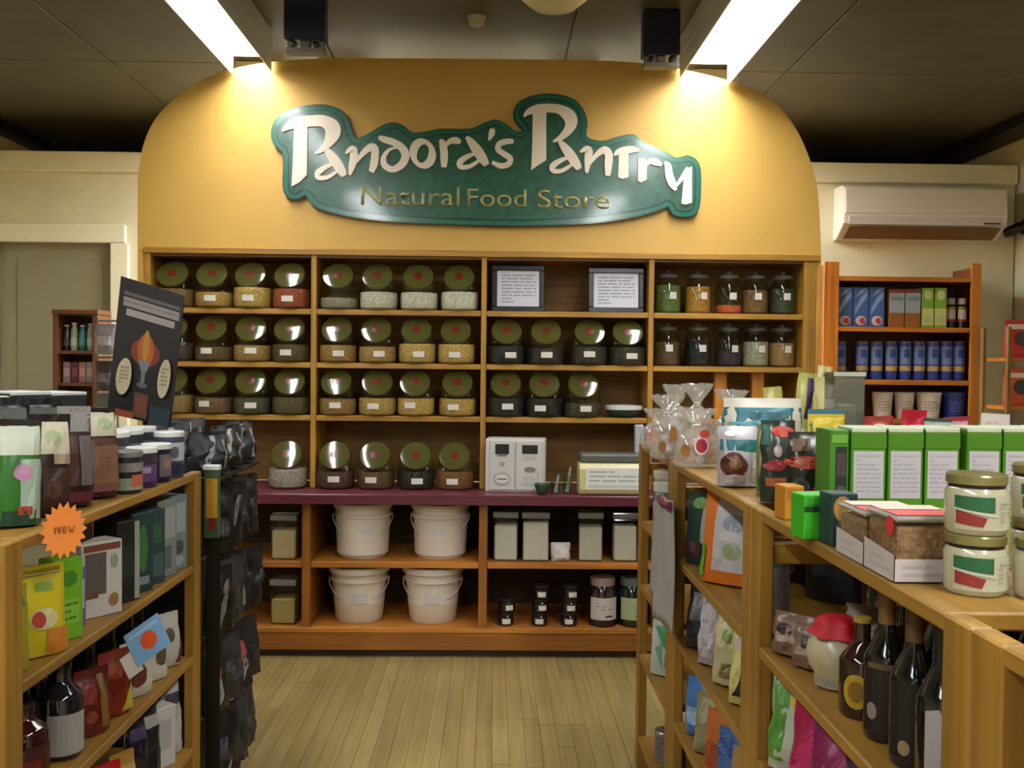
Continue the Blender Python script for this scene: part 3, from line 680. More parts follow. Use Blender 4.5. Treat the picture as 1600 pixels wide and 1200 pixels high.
# little dark jars, stacked
def small_jar(x, y, z, k, lv):
    t = thing('spice_jar', 'small dark jar with white label, %s stack from left, %s' % (ORD[k], ['bottom level', 'second level', 'top level'][lv]), 'jar', (x, y, z), rnd.uniform(-15, 15), 'small dark jars on the bottom shelf')
    ob('jar', cached('sj', lambda: MB().lathe([(.036, 0), (.040, .004), (.040, .044), (.034, .05)], 18).mesh(mat((26, 20, 20), 0.15, coat=.5), True)), t)
    ob('cap', cached('sjc', lambda: MB().lathe([(.037, .0505), (.037, .062), (.033, .064)], 18).mesh(mat((34, 30, 30), 0.3), True)), t)
    ob('label', cached('sjl', lambda: MB().band(.0406, .012, .036, -28, 28, 6).mesh(WHITE)), t, rot=(0, 0, .15))
for k, px in enumerate((790, 843, 889)):
    for lv in range(3 if k else 2):
        x = at(px, 960, Y=YL+.06).x
        small_jar(x+.004*lv, YL+.07, .1415+.0645*lv, k, lv)
def big_jar(px, label, body, lab, cap):
    x = at(px, 960, Y=YL+.07).x
    t = thing('large_jar', label, 'jar', (x, YL+.09, .1415))
    ob('jar', MB().lathe([(.06, 0), (.070, .008), (.071, .15), (.060, .185), (.055, .192)], 22).mesh(mat(body, 0.15, coat=.5), True), t)
    ob('cap', MB().lathe([(.060, .1925), (.060, .225), (.055, .23)], 22).mesh(mat(cap, 0.3), True), t)
    ob('label', printed(lambda u, v, o: ((.0716+o)*math.sin(-1+2*u), -(.0716+o)*math.cos(-1+2*u), .035+.105*v), [('r', 0, 0, 1, 1, lab), ('r', .55, .12, .8, .2, (70, 66, 60)), ('t', .2, .4, .8, .85, 3, (160, 150, 140))], 4, res=8), t)
big_jar(942, 'large dark jar with tall white label on the bottom shelf', (40, 20, 26), (196, 186, 180), (150, 130, 124))
big_jar(989, 'large dark jar with green and cream label on the bottom shelf', (20, 30, 24), (160, 176, 128), (90, 100, 90))

# ------------------------------------------------------------------ air conditioner on the back wall
a, b = at(1318, 372, Y=6.2), at(1576, 290, Y=6.2); w = b.x-a.x; H = b.z-a.z
t = thing('air_conditioner', 'white split air conditioner mounted on the cream back wall', 'air conditioner', ((a.x+b.x)/2, 6.398, a.z))
prof = [(0, 0), (0, H), (-.14, H), (-.185, H-.02), (-.20, H*.45), (-.19, H*.28), (-.06, .01)]
mb = MB(); mb.rings([[(x, y, z) for y, z in prof] for x in (-w/2, w/2)]); AC = mat((222, 216, 206), 0.35)
ob('casing', mb.mesh(AC, bevel=.008, seg=2), t)
ob('front_panel', MB().rings([[(x, y, z) for y, z in ((-.186, H-.03), (-.2012, H*.46), (-.207, H*.46), (-.192, H-.028))] for x in (-w/2+.01, w/2-.01)]).mesh(mat((214, 208, 200), 0.3), bevel=.002), t)
ob('louver', MB().rings([[(x, y, z) for y, z in ((-.199, H*.40), (-.196, H*.26), (-.203, H*.255), (-.206, H*.40))] for x in (-w/2+.03, w/2-.03)]).mesh(mat((200, 192, 190), 0.35), bevel=.002), t)
ob('outlet', MB().rings([[(x, y, z) for y, z in ((-.188, H*.22), (-.075, .018), (-.079, .012), (-.192, H*.21))] for x in (-w/2+.04, w/2-.04)]).mesh(mat((120, 92, 56), 0.6)), t)
ob('badge', MB().box(w/2-.16, w/2-.05, -.2085, -.2065, H*.28, H*.31).mesh(mat((70, 60, 56), 0.4)), t)
p = at(1590, 358, Y=6.3)
t = thing('pipe_bracket', 'short black pipe beside the air conditioner at the right wall', 'pipe', (3.498, 6.25, p.z))
ob('pipe', MB().tube([(0, 0, .012), (-.05, .02, .01), (-.10, .04, -.02), (-.125, .06, -.03)], [.03, .032, .034, .026], 12).mesh(BLACK, True), t)
ob('flange', MB().box(-.02, -.001, -.05, .05, -.04, .06).mesh(mat((40, 34, 26), 0.5), bevel=.004), t)

# ------------------------------------------------------------------ shelf unit at the back right with boxes
YB = 6.05
q0, q1 = at(1287, 500, Y=YB).x, at(1532, 500, Y=YB).x
zt = at(1400, 432, Y=YB).z; z1_ = at(1400, 511, Y=YB).z; z2_ = at(1400, 594, Y=YB).z; z3_ = at(1400, 655, Y=YB).z; zp = at(1400, 410, Y=YB).z
ORG = wood((176, 108, 30), 'z'); ORX = wood((176, 108, 30), 'x'); ORD_ = wood((110, 60, 24), 'z')
t = thing('back_shelf_unit', 'orange pine shelf unit against the back wall under the air conditioner', 'shelves', (0, 0, 0))
for x0, x1 in ((q0, q0+.095), (q1-.06, q1)):
    ob('post', boxme(x0, x1, YB, YB+.02, 0, zp, ORG, .002), t)
    ob('side_panel', boxme(x0 if x0 < 2.5 else x1-.02, x0+.02 if x0 < 2.5 else x1, YB+.021, YB+.34, 0, zp-.02, ORD_, .002), t)
for z in (zt, z1_, z2_, z3_, .9, .5, .12):
    ob('shelf', boxme(q0+.022, q1-.022, YB+.022, YB+.338, z-.022, z, ORX, .002), t)
    ob('shelf_lip', boxme(q0+.096, q1-.061, YB+.004, YB+.0215, z-.03, z-.001, ORX, .002), t)
ob('back_panel', boxme(q0+.022, q1-.022, YB+.339, YB+.345, 0, zt, wood((84, 50, 24), 'z'), 0), t)
def onback(px0, px1, pyt, z, d=.12, dy=.05):
    Y = YB+dy; a, b = at(px0, 500, Y=Y), at(px1, 500, Y=Y); h = at((px0+px1)/2, pyt, Y=Y).z-z
    return ((a.x+b.x)/2, Y+d/2, z+.001), b.x-a.x-.003, d, h
BLUE = (64, 96, 158)
for k, (a, b) in enumerate(((1308, 1332), (1333, 1357), (1358, 1382))):
    l, w, d, h = onback(a, b, 449, z1_)
    carton('cereal_box', 'blue cereal box with pink foot, %s from left on back top shelf' % ORD[k], 'box', l, w, d, h, BLUE, (('p', ((.1, .45), (.5, .75), (.9, .9), (.9, .75), (.5, .55), (.1, .3)), (130, 160, 206)), ('p', ((.1, .75), (.5, .95), (.9, .97), (.6, .85)), (120, 150, 200)), ('e', .5, .16, .36, .12, (206, 190, 186)), ('e', .6, .15, .2, .08, (176, 60, 84))), 0, 'blue boxes on the back shelf')
for k, (a, b) in enumerate(((1389, 1413), (1414, 1438))):
    l, w, d, h = onback(a, b, 452, z1_)
    carton('cereal_box', 'pale blue and brown box, %s of two on back top shelf' % ['left', 'right'][k], 'box', l, w, d, h, (144, 92, 40), (('r', 0, .38, 1, .9, (146, 158, 168)), ('r', .1, .7, .9, .8, (110, 130, 150)), ('r', 0, .9, 1, 1, (120, 60, 56))), 0)
for k, (a, b) in enumerate(((1440, 1459), (1460, 1479))):
    l, w, d, h = onback(a, b, 450, z1_)
    carton('tea_carton', 'bright green and cream carton, %s of two on back top shelf' % ['left', 'right'][k], 'box', l, w, d, h, (120, 170, 50), (('e', .5, .82, .35, .12, (200, 206, 150)), ('r', 0, .06, 1, .48, (196, 196, 120)), ('r', .1, .14, .9, .3, (170, 190, 140))), 0)
for k, px in enumerate((1492, 1509)):
    l, w, d, h = onback(px-8, px+8, 466, z1_)
    t = thing('pill_bottle', 'white-capped dark bottle with white label, %s on back top shelf' % ['left', 'right'][k], 'bottle', l)
    r = w/2-.002
    ob('bottle', MB().lathe([(r, 0), (r, h*.75), (r*.8, h*.8)], 16).mesh(mat((50, 22, 20), 0.2), True), t)
    ob('cap', MB().lathe([(r*.9, h*.805), (r*.9, h), (r*.8, h*1.01)], 16).mesh(mat((190, 184, 196), 0.3), True), t)
    ob('label', printed(lambda u, v, o: ((r+.0005+o)*math.sin(-1.2+2.4*u), -(r+.0005+o)*math.cos(-1.2+2.4*u), h*(.22+.5*v)), [('r', 0, 0, 1, 1, (214, 206, 208)), ('r', 0, .8, 1, 1, (150, 160, 60)), ('r', 0, 0, 1, .16, (170, 50, 30))], 1, res=8), t)
def blue_can(px, k, top=536, w_=20, z=None, lb=None):
    l, w, d, h = onback(px-w_/2, px+w_/2, top, z2_ if z is None else z)
    t = thing('milk_can', lb or 'blue can with yellow band, %s from left on back second shelf' % ORD[k], 'can', l, 0, 'blue cans on the back second shelf')
    r = w/2-.001
    ob('can', MB().lathe([(r*.96, 0), (r, .006), (r, h-.006), (r*.96, h)], 18).mesh(mat((44, 64, 150), 0.3), True), t)
    ob('lid', MB().lathe([(r*.97, h+.0005), (r*.97, h+.01), (r*.9, h+.011)], 18).mesh(mat((110, 100, 140), 0.3), True), t)
    ob('label', printed(lambda u, v, o: ((r+.0005+o)*math.sin(-1.3+2.6*u), -(r+.0005+o)*math.cos(-1.3+2.6*u), h*v), [('r', 0, .42, 1, .9, (104, 128, 186)), ('r', .3, .6, .7, .82, (40, 74, 150)), ('r', 0, .24, 1, .38, (176, 154, 96))], 1, res=8), t)
for k, px in enumerate((1318, 1353, 1376, 1399, 1421, 1443, 1465, 1486, 1506)): blue_can(px, k)
def tub(px0, px1, k, col, lb, inner=None):
    l, w, d, h = onback(px0, px1, 614, z3_)
    t = thing('yogurt_tub', lb, 'tub', l); r = w/2-.002
    ob('tub', MB().lathe([(r*.78, 0), (r*.8, .004), (r*.97, h-.014)], 22).mesh(mat(col, 0.4), True), t)
    ob('lid', MB().lathe([(r, h-.0135), (r, h), (r*.95, h+.003)], 22).mesh(mat(inner or col, 0.35), True), t)
    ob('label', printed(lambda u, v, o: ((r*(.84+.1*v)+.002+o)*math.sin(-1+2*u), -(r*(.84+.1*v)+.002+o)*math.cos(-1+2*u), h*(.2+.55*v)), [('t', .1, .1, .9, .9, 4, (150, 150, 150) if not inner else (80, 110, 170))], 3), t)
tub(1370, 1404, 0, (206, 200, 192), 'white tub, left of three on the back third shelf')
tub(1405, 1438, 1, (200, 196, 192), 'white tub, middle of three on the back third shelf')
tub(1440, 1480, 2, (210, 206, 200), 'white tub, right and largest of three on the back third shelf')
tub(1482, 1519, 3, (42, 60, 140), 'blue tub at the right end of the back third shelf', (60, 80, 150))
# right wall rack, only its edge in view
X0 = at(1580, 560, Y=5.2).x
t = thing('snack_rack', 'wooden snack rack at the right edge of the picture', 'rack', (0, 0, 0))
for z in (.9, 1.18, 1.45): ob('shelf', boxme(X0+.005, X0+.5, 5.22, 5.5, z-.02, z, ORX, .002), t)
for x in (X0, X0+.48):
    for y in (5.20, 5.47): ob('post', boxme(x-.018, x, y, y+.028, 0, 1.62, wood((120, 92, 44), 'z'), .002), t)
for k, (z, cl) in enumerate(((1.451, (190, 40, 50)), (1.181, (190, 84, 40)))):
    for j in range(2):
        pouch('snack_bag', '%s snack bag on the %s shelf of the right wall rack, %s' % (['red', 'orange-red'][k], ['upper', 'lower'][k], ['left', 'right'][j]), 'bag', (X0+.085+j*.17, 5.30, z), .15, .21, .06, cl, (('e', .6, .5, .3, .2, (60, 50, 50)), ('r', .1, .75, .9, .88, (210, 190, 170))), 0, None, 40+k*2+j)
# ------------------------------------------------------------------ gondola shelving, right and left
XG, XH = 0.51, -0.82                                   # aisle faces of the right and left shelving
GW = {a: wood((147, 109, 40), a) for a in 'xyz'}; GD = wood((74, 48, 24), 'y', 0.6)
def gondola(label, x0, x1, y0, y1, tops, face, th=.022, group=None, postz=None):
    """open shelving between two post frames; face is the x of the aisle side"""
    t = thing('gondola_shelf', label, 'shelves', (0, 0, 0), 0, group)
    zt = postz or tops[0]; PW, PD = .028, .062
    for y in (y0, y1-PD):
        for x in (x0, x1-PW): ob('post', boxme(x, x+PW, y, y+PD, 0, zt, GW['z'], .003), t)
        for z in (tops[0]-.075, .06): ob('end_rail', boxme(x0+PW+.0005, x1-PW-.0005, y+.015, y+.04, z-.03, z+.01, GW['x'], .002), t)
    for k, z in enumerate(tops):
        a, b = (y0+PD+.0005, y1-PD-.0005) if k else (y0+PD+.0005, y1-PD-.0005)
        ob('shelf', boxme(x0+.001, x1-.001, a, b, z-th, z, GW['y'], .003), t)
    xb = x1-PW if face == x0 else x0+PW
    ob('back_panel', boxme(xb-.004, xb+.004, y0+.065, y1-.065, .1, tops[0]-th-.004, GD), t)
    return t
RT = [1.122, .862, .645, .405, .12]
gondola('pine shelf unit on the right holding bottles below and green tea boxes on top', XG, 1.15, 1.005, 1.868, RT, XG)
gondola('pine shelf unit on the right with the orange and white bag, second from camera', XG, 1.15, 1.870, 2.70, RT, XG)
gondola('farthest pine shelf unit on the right, with a cloth hanging from it', XG, 1.15, 2.702, 3.32, RT, XG)
gondola('nearest pine shelf unit at the right edge of the picture', XG, 1.15, .25, 1.003, RT, XG)
LT = [1.082, .828, .575, .32, .1]
gondola('pine shelf unit on the left holding coffee bags, with an orange starburst', -1.40, XH, 1.63, 2.72, LT, XH)
def rz(px, py, Z): return at(px, py, Z=Z)

# ---- left shelving, top board: coffee bags
ZL = LT[0]+.001
CRM = (196, 188, 160)
bags = [
 ('coffee_bag', 'green coffee bag with pale top label at the left edge of the top board', 1.80, -.885, .082, .197, (46, 104, 34), [('r', .05, .66, .95, .94, (190, 196, 176)), ('r', .5, .06, .95, .62, (150, 170, 150)), ('e', .55, .5, .2, .08, (170, 120, 150)), ('r', .0, .0, 1, .14, (20, 60, 44)), ('r', .45, .1, .75, .18, (150, 60, 40))], 38),
 ('coffee_bag', 'dark brown coffee bag with cream label, second from the left', 1.925, -.882, .08, .20, (40, 22, 18), [('r', .08, .6, .92, .92, CRM), ('e', .5, .76, .2, .08, (160, 172, 130)), ('r', .5, .5, .92, .6, (170, 150, 124)), ('r', .1, .08, .9, .46, (66, 36, 26)), ('e', .5, .26, .2, .1, (96, 56, 44))], 44),
 ('coffee_bag', 'brown coffee bag with silver folded top, third from the left', 2.045, -.885, .078, .21, (52, 32, 26), [('r', .0, .74, 1, .98, (128, 122, 118)), ('r', .5, .2, .9, .7, (108, 100, 96)), ('r', .08, .2, .46, .7, (78, 48, 38)), ('r', .1, .04, .9, .14, (110, 40, 56))], 52),
 ('coffee_bag', 'tan coffee bag with cream label and pink foot, rightmost of the bags', 2.175, -.882, .082, .20, (46, 26, 22), [('r', .1, .06, .95, .64, (132, 92, 64)), ('r', .1, .68, .95, .95, CRM), ('e', .55, .82, .22, .07, (150, 168, 130)), ('r', .1, .06, .95, .12, (140, 84, 84)), ('r', .15, .58, .9, .66, (84, 44, 34))], 58)]
for k, (nm, lb, y, x, w, h, body, sh, r) in enumerate(bags):
    pouch(nm, lb, 'bag', (x, y, ZL), w, h, .055, body, sh, r, 'coffee bags on the left top board', 60+k, -4, .003, .32, 2, top=(28, 18, 16) if k != 2 else (150, 146, 142))
# darker bags behind the front ones
for k, (y, x, h, c) in enumerate(((1.86, -.99, .225, (22, 20, 20)), (2.00, -1.0, .23, (34, 30, 28)), (2.13, -.99, .225, (26, 24, 24)), (2.25, -1.055, .22, (44, 42, 40)))):
    pouch('coffee_bag', 'dark %s bag in the row behind, %s from the left' % (['black', 'brown', 'charcoal', 'grey'][k], ORD[k]), 'bag', (x, y, ZL), .09, h, .06, c, [('r', .1, .7, .9, .9, (70, 76, 66)), ('r', .15, .2, .85, .5, tuple(v+14 for v in c))], 40, 'dark bags behind the coffee bags', 70+k, -3, .006, .25, top=(96, 96, 96) if k == 3 else (20, 20, 20))
# tins with white lids
def tin(x, y, z, r, h, body, patch, label, lid=(222, 220, 214)):
    t = thing('tea_tin', label, 'tin', (x, y, z), 40)
    ob('can', cached(('tin', r, h, body), lambda: MB().lathe([(r*.96, 0), (r, .004), (r, h-.014)], 22).mesh(mat(body, 0.3), True)), t)
    ob('lid', cached(('tinl', r, h, lid), lambda: MB().lathe([(r*1.04, h-.0135), (r*1.04, h-.002), (r*.98, h)], 22).mesh(mat(lid, 0.3), True)), t)
    ob('label', printed(lambda u, v, o: ((r+.0005+o)*math.sin(-1.3+2.6*u), -(r+.0005+o)*math.cos(-1.3+2.6*u), h*(.08+.72*v)), patch, 3, res=8), t)
    return t
tin(-.862, 2.275, ZL, .036, .098, (44, 40, 46), [('r', 0, 0, 1, .4, (150, 160, 140)), ('r', .5, .1, .9, .5, (180, 100, 70)), ('r', 0, .6, 1, .9, (130, 124, 120))], 'dark tin with grey lid next to the tan coffee bag', (120, 116, 112))
tin(-.862, 2.375, ZL, .036, .098, (64, 44, 80), [('r', .1, .1, .8, .7, (96, 70, 116)), ('r', .2, .4, .6, .6, (170, 160, 170)), ('r', 0, .74, 1, .95, (60, 52, 60))], 'purple tin with white lid in the front row of tins')
tin(-.862, 2.475, ZL, .036, .098, (26, 28, 62), [('r', .45, .1, 1, .9, (110, 104, 112)), ('r', .55, .4, .9, .7, (150, 120, 104))], 'navy tin with white lid in the front row of tins')
tin(-.862, 2.575, ZL, .038, .122, (70, 74, 92), [('r', 0, .4, 1, .95, (176, 178, 182)), ('e', .5, .66, .12, .18, (90, 94, 104)), ('r', 0, 0, 1, .3, (34, 38, 74))], 'grey and white tall tin with white lid at far end')
for k, y in enumerate((2.25, 2.345, 2.44, 2.535, 2.63)):
    tin(-.962, y, ZL, .043, .13, (58, 58, 66), [('r', 0, .1, 1, .6, (96, 96, 100)), ('r', .1, .7, .9, .9, (130, 128, 126))], 'dark tin with white lid, %s from the left in the back row of tins' % ORD[k])
# white-lidded dark boxes far back on the same board
for k, (y, x, w) in enumerate(((1.95, -1.16, .10), (2.09, -1.19, .10), (2.24, -1.20, .10), (2.40, -1.18, .11), (2.56, -1.16, .11))):
    carton('dark_carton', 'dark carton with white lid at the back of left board, %s from camera' % ORD[k], 'box', (x, y, ZL), w, .12, .222+.006*(k % 2), (40, 44, 44), (('r', .1, .5, .9, .8, (80, 92, 80)), ('r', .2, .15, .8, .35, (66, 60, 66)), ('e', .6, .66, .2, .08, (130, 130, 120))), 60, 'white-lidded cartons at the back of the left board', top=(206, 208, 204))

# orange starburst on the top board edge
p = at(100, 829, X=XH+.036)
t = thing('starburst_tag', 'orange starburst price tag clipped to the left top shelf edge', 'tag', tuple(p), 0, None, rot=(0, 0, math.radians(48)))
n = 18; o2 = []
for i in range(2*n):
    a = math.pi*i/n; r = .047 if i % 2 == 0 else .037; o2.append(Vector((r*.92*math.cos(a), r*1.12*math.sin(a), 0)))
ob('card', extrude_outline(o2, 0, .0015, mat((236, 138, 62), 0.5)), t)
ob('print', printed(lambda u, v, o: (-.04+.08*u, -.0004-o, -.04+.08*v), [('p', ((.27, .44), (.31, .44), (.31, .6), (.27, .6)), (150, 84, 40)), ('p', ((.31, .6), (.38, .44), (.42, .44), (.35, .6)), (150, 84, 40)), ('p', ((.38, .44), (.42, .44), (.42, .6), (.38, .6)), (150, 84, 40)), ('r', .46, .44, .49, .6, (150, 84, 40)), ('r', .49, .44, .55, .47, (150, 84, 40)), ('r', .49, .505, .54, .535, (150, 84, 40)), ('r', .49, .57, .55, .6, (150, 84, 40)), ('p', ((.58, .6), (.61, .6), (.635, .47), (.66, .56), (.685, .47), (.71, .6), (.74, .6), (.7, .44), (.67, .44), (.66, .5), (.65, .44), (.62, .44)), (150, 84, 40))], 1, .0002), t)
ob('clip', MB().box(-.006, .006, .002, .009, -.012, .012).mesh(mat((180, 176, 170), 0.3), bevel=.001), t)

# ---- left shelving, second shelf
Z2 = LT[1]+.001
pouch('snack_pouch', 'yellow-olive snack pouch at the left edge of the second shelf', 'bag', (-.875, 1.735, Z2), .085, .155, .05, (132, 134, 34), [('r', .1, .75, .9, .86, (70, 76, 20)), ('e', .45, .35, .3, .14, (176, 180, 160)), ('r', .1, .04, .9, .2, (140, 130, 40))], 48, None, 80, -2, .003, .3)
pouch('snack_pouch', 'bright yellow snack pouch with red and white round picture', 'bag', (-.862, 1.845, Z2), .10, .17, .05, (196, 178, 34), [('r', .35, .72, .7, .82, (120, 150, 40)), ('e', .45, .42, .28, .12, (196, 188, 140)), ('e', .35, .42, .14, .09, (170, 60, 40)), ('r', .5, .02, .98, .3, (190, 120, 40)), ('r', .1, .9, .9, .96, (150, 140, 30))], 52, None, 81, -2, .003, .3)
carton('tea_carton', 'lime green carton beside the yellow pouch on the left second shelf', 'box', (-.872, 1.955, Z2), .066, .05, .165, (110, 172, 38), (('e', .5, .75, .3, .1, (70, 130, 40)), ('r', .15, .2, .85, .5, (128, 188, 60)), ('t', .2, .22, .8, .48, 3, (80, 130, 36))), 60, side=((1, (('r', .1, .1, .9, .9, (98, 150, 30)),)),))
carton('tea_carton', 'violet and white slim carton behind the lime green one', 'box', (-.90, 2.045, Z2), .05, .06, .125, (120, 84, 140), (('r', .1, .3, .9, .8, (180, 170, 180)), ('r', .2, .06, .8, .2, (110, 60, 120))), 62)
carton('cereal_carton', 'white carton with grey and brown picture on the left second shelf', 'box', (-.882, 2.14, Z2), .10, .062, .165, (196, 192, 184), (('r', .08, .3, .6, .86, (92, 84, 80)), ('r', .05, .88, .95, .97, (120, 68, 50)), ('r', .1, .26, .4, .34, (110, 70, 44)), ('e', .78, .2, .12, .09, (150, 110, 60)), ('e', .8, .72, .08, .1, (140, 150, 136))), 56, side=((1, (('r', .1, .1, .9, .95, (160, 158, 152)),)),))
for k, (y, c, sh, h) in enumerate(((2.265, (24, 28, 28), [('r', .75, .02, .97, .98, (150, 156, 148)), ('r', .1, .3, .7, .7, (40, 48, 48))], .19), (2.355, (34, 62, 60), [('e', .5, .55, .22, .3, (60, 110, 60)), ('r', .2, .1, .8, .2, (120, 132, 130))], .195), (2.44, (40, 66, 68), [('r', .1, .1, .9, .4, (66, 90, 92)), ('r', .2, .55, .8, .8, (56, 88, 76))], .19), (2.53, (120, 126, 124), [('r', .1, .5, .9, .9, (150, 152, 150)), ('r', .3, .1, .7, .4, (86, 98, 98))], .2), (2.615, (104, 124, 128), [('r', .1, .5, .9, .9, (140, 156, 160)), ('e', .5, .3, .3, .1, (64, 70, 76)), ('e', .5, .12, .3, .07, (150, 150, 160))], .2))):
    carton('tea_carton', ['black carton with pale edge stripe', 'dark teal carton with green leaf shape', 'plain dark teal carton', 'grey carton with pale upper panel', 'pale blue-grey carton nearest the far post'][k]+', left second shelf', 'box', (-.88, y, Z2), .07, .075, h, c, tuple(sh), 66)
# ---- left shelving, third shelf
Z3 = LT[2]+.001
def bottle(x, y, z, label, col, r=.036, h=.20, lab=None, cap=(30, 26, 26), neck=.30, foil=None, name='sauce_bottle', nr=.36, lr=(.15, .5), rot=40, m=None):
    t = thing(name, label, 'bottle', (x, y, z), rot)
    hb = h*(1-neck)
    ob('bottle', MB().lathe([(r*.9, 0), (r, .006), (r, hb*.92), (r*.85, hb), (r*nr*1.3, hb+h*neck*.28), (r*nr, hb+h*neck*.45), (r*nr, h*.955)], 22).mesh(m or mat(col, 0.12, coat=.6), True), t)
    ob('cap', MB().lathe([(r*nr*1.15, h*(.955 if not foil else 1-neck*.62)), (r*nr*1.12, h), (r*nr, h*1.006)], 16).mesh(mat(foil or cap, 0.35), True), t)
    if lab: ob('label', printed(lambda u, v, o: ((r+.0006+o)*math.sin(-1.25+2.5*u), -(r+.0006+o)*math.cos(-1.25+2.5*u), h*(lr[0]+(lr[1]-lr[0])*v)), lab, 5, res=8), t)
    return t
bottle(-.885, 1.99, Z3, 'dark sauce bottle with plain white label on the left third shelf', (24, 22, 26), .042, .19, [('r', .1, 0, .9, 1, (150, 146, 142))], lr=(.06, .5))
bottle(-.90, 1.87, Z3, 'dark red sauce bottle at the left end of the third shelf', (46, 14, 14), .04, .15, [('r', 0, 0, 1, 1, (60, 22, 20)), ('r', .3, .2, .7, .5, (110, 30, 24))])
bottle(-.895, 1.76, Z3, 'reddish-brown sauce bottle nearest the camera on the third shelf', (40, 18, 16), .04, .14, [('r', 0, 0, 1, 1, (64, 30, 26))])
pouch('snack_pouch', 'dark red pouch with gold stripe beside the white-labelled bottle', 'bag', (-.872, 2.105, Z3), .085, .14, .05, (92, 26, 22), [('r', .6, .1, .8, .9, (120, 90, 30)), ('r', .1, .5, .5, .8, (120, 40, 30)), ('e', .3, .3, .15, .1, (130, 60, 40))], 56, None, 90, -2)
pouch('snack_pouch', 'red pouch with yellow corner on the left third shelf', 'bag', (-.868, 2.22, Z3), .085, .145, .05, (120, 40, 24), [('p', ((.5, .05), (.95, .05), (.95, .55)), (170, 150, 40)), ('e', .4, .7, .3, .12, (150, 60, 30))], 58, None, 91, -2)
pouch('snack_pouch', 'white pouch with brown cookie picture on the left third shelf', 'bag', (-.866, 2.345, Z3), .088, .13, .05, (182, 176, 162), [('e', .4, .4, .28, .22, (96, 48, 34)), ('r', .1, .75, .9, .9, (150, 140, 120))], 58, None, 92, -2)
pouch('snack_pouch', 'white pouch with green and brown picture, second of the pale pouches', 'bag', (-.866, 2.46, Z3), .085, .14, .05, (190, 186, 174), [('e', .65, .45, .25, .2, (86, 70, 40)), ('r', .1, .7, .6, .86, (130, 150, 120))], 60, None, 93, -2)
pouch('snack_pouch', 'pale pouch with dark red corner nearest the far post', 'bag', (-.866, 2.57, Z3), .085, .14, .05, (176, 170, 160), [('p', ((.6, .05), (.95, .05), (.95, .5)), (90, 40, 34)), ('e', .4, .6, .2, .14, (90, 80, 60))], 60, None, 94, -2)
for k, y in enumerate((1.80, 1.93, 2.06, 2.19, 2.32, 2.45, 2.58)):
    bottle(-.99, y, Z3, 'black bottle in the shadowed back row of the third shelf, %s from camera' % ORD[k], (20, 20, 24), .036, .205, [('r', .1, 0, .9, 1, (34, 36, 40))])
p = at(231, 1000, X=XH+.05)
t = thing('shelf_card', 'tilted blue card with orange dot hanging from the second shelf edge', 'card', tuple(p), 0, None, rot=(0, math.radians(-24), math.radians(50)))
ob('card', MB().box(-.045, .045, 0, .0015, -.042, .042).mesh(mat((116, 160, 200), 0.45)), t)
ob('print', printed(lambda u, v, o: (-.045+.09*u, -.0004-o, -.042+.084*v), [('e', .52, .5, .22, .26, (206, 84, 36)), ('r', .08, .8, .9, .88, (150, 184, 212))], 1), t)
ob('white_flap', MB().box(-.072, -.034, .002, .0035, -.055, .0).mesh(mat((196, 190, 182), 0.5)), t)
# ---- left shelving, fourth shelf
Z4 = LT[3]+.001
carton('soap_carton', 'pale grey-green carton at the left end of the fourth shelf', 'box', (-.875, 1.95, Z4), .11, .06, .215, (134, 150, 142), (('r', .1, .5, .9, .85, (150, 164, 156)), ('r', .5, .1, .9, .3, (120, 132, 140))), 55)
pouch('snack_pouch', 'bright red pouch standing on the left fourth shelf', 'bag', (-.868, 2.17, Z4), .085, .155, .06, (170, 22, 30), [('e', .3, .35, .2, .12, (210, 120, 130)), ('r', .6, .1, .9, .5, (150, 20, 24))], 55, None, 96, -3)
pouch('snack_pouch', 'mustard pouch beside the red pouch on the fourth shelf', 'bag', (-.868, 2.275, Z4), .07, .14, .05, (150, 112, 44), [('r', .1, .5, .9, .8, (170, 140, 80))], 58, None, 97, -3)
for k, y in enumerate((2.37, 2.455, 2.535, 2.622)):
    if k in (0, 1, 3): pouch('snack_pouch', ['black glossy pouch with purple sheen', 'charcoal pouch with pale strip', '', 'white and black pouch by the far post'][k]+', left fourth shelf', 'bag', (-.87, y, Z4), .062, .19, .045, [(24, 20, 34), (34, 32, 34), 0, (170, 168, 166)][k], [('r', .1, .7, .9, .85, [(60, 50, 80), (150, 146, 144), 0, (40, 40, 40)][k])], 60, None, 98+k, -3, .006, .2)
    else: carton('cereal_carton', 'white carton on the left fourth shelf near the far post', 'box', (-.88, y, Z4), .075, .06, .16, (186, 184, 180), (('r', .2, .3, .8, .8, (160, 158, 160)),), 60)

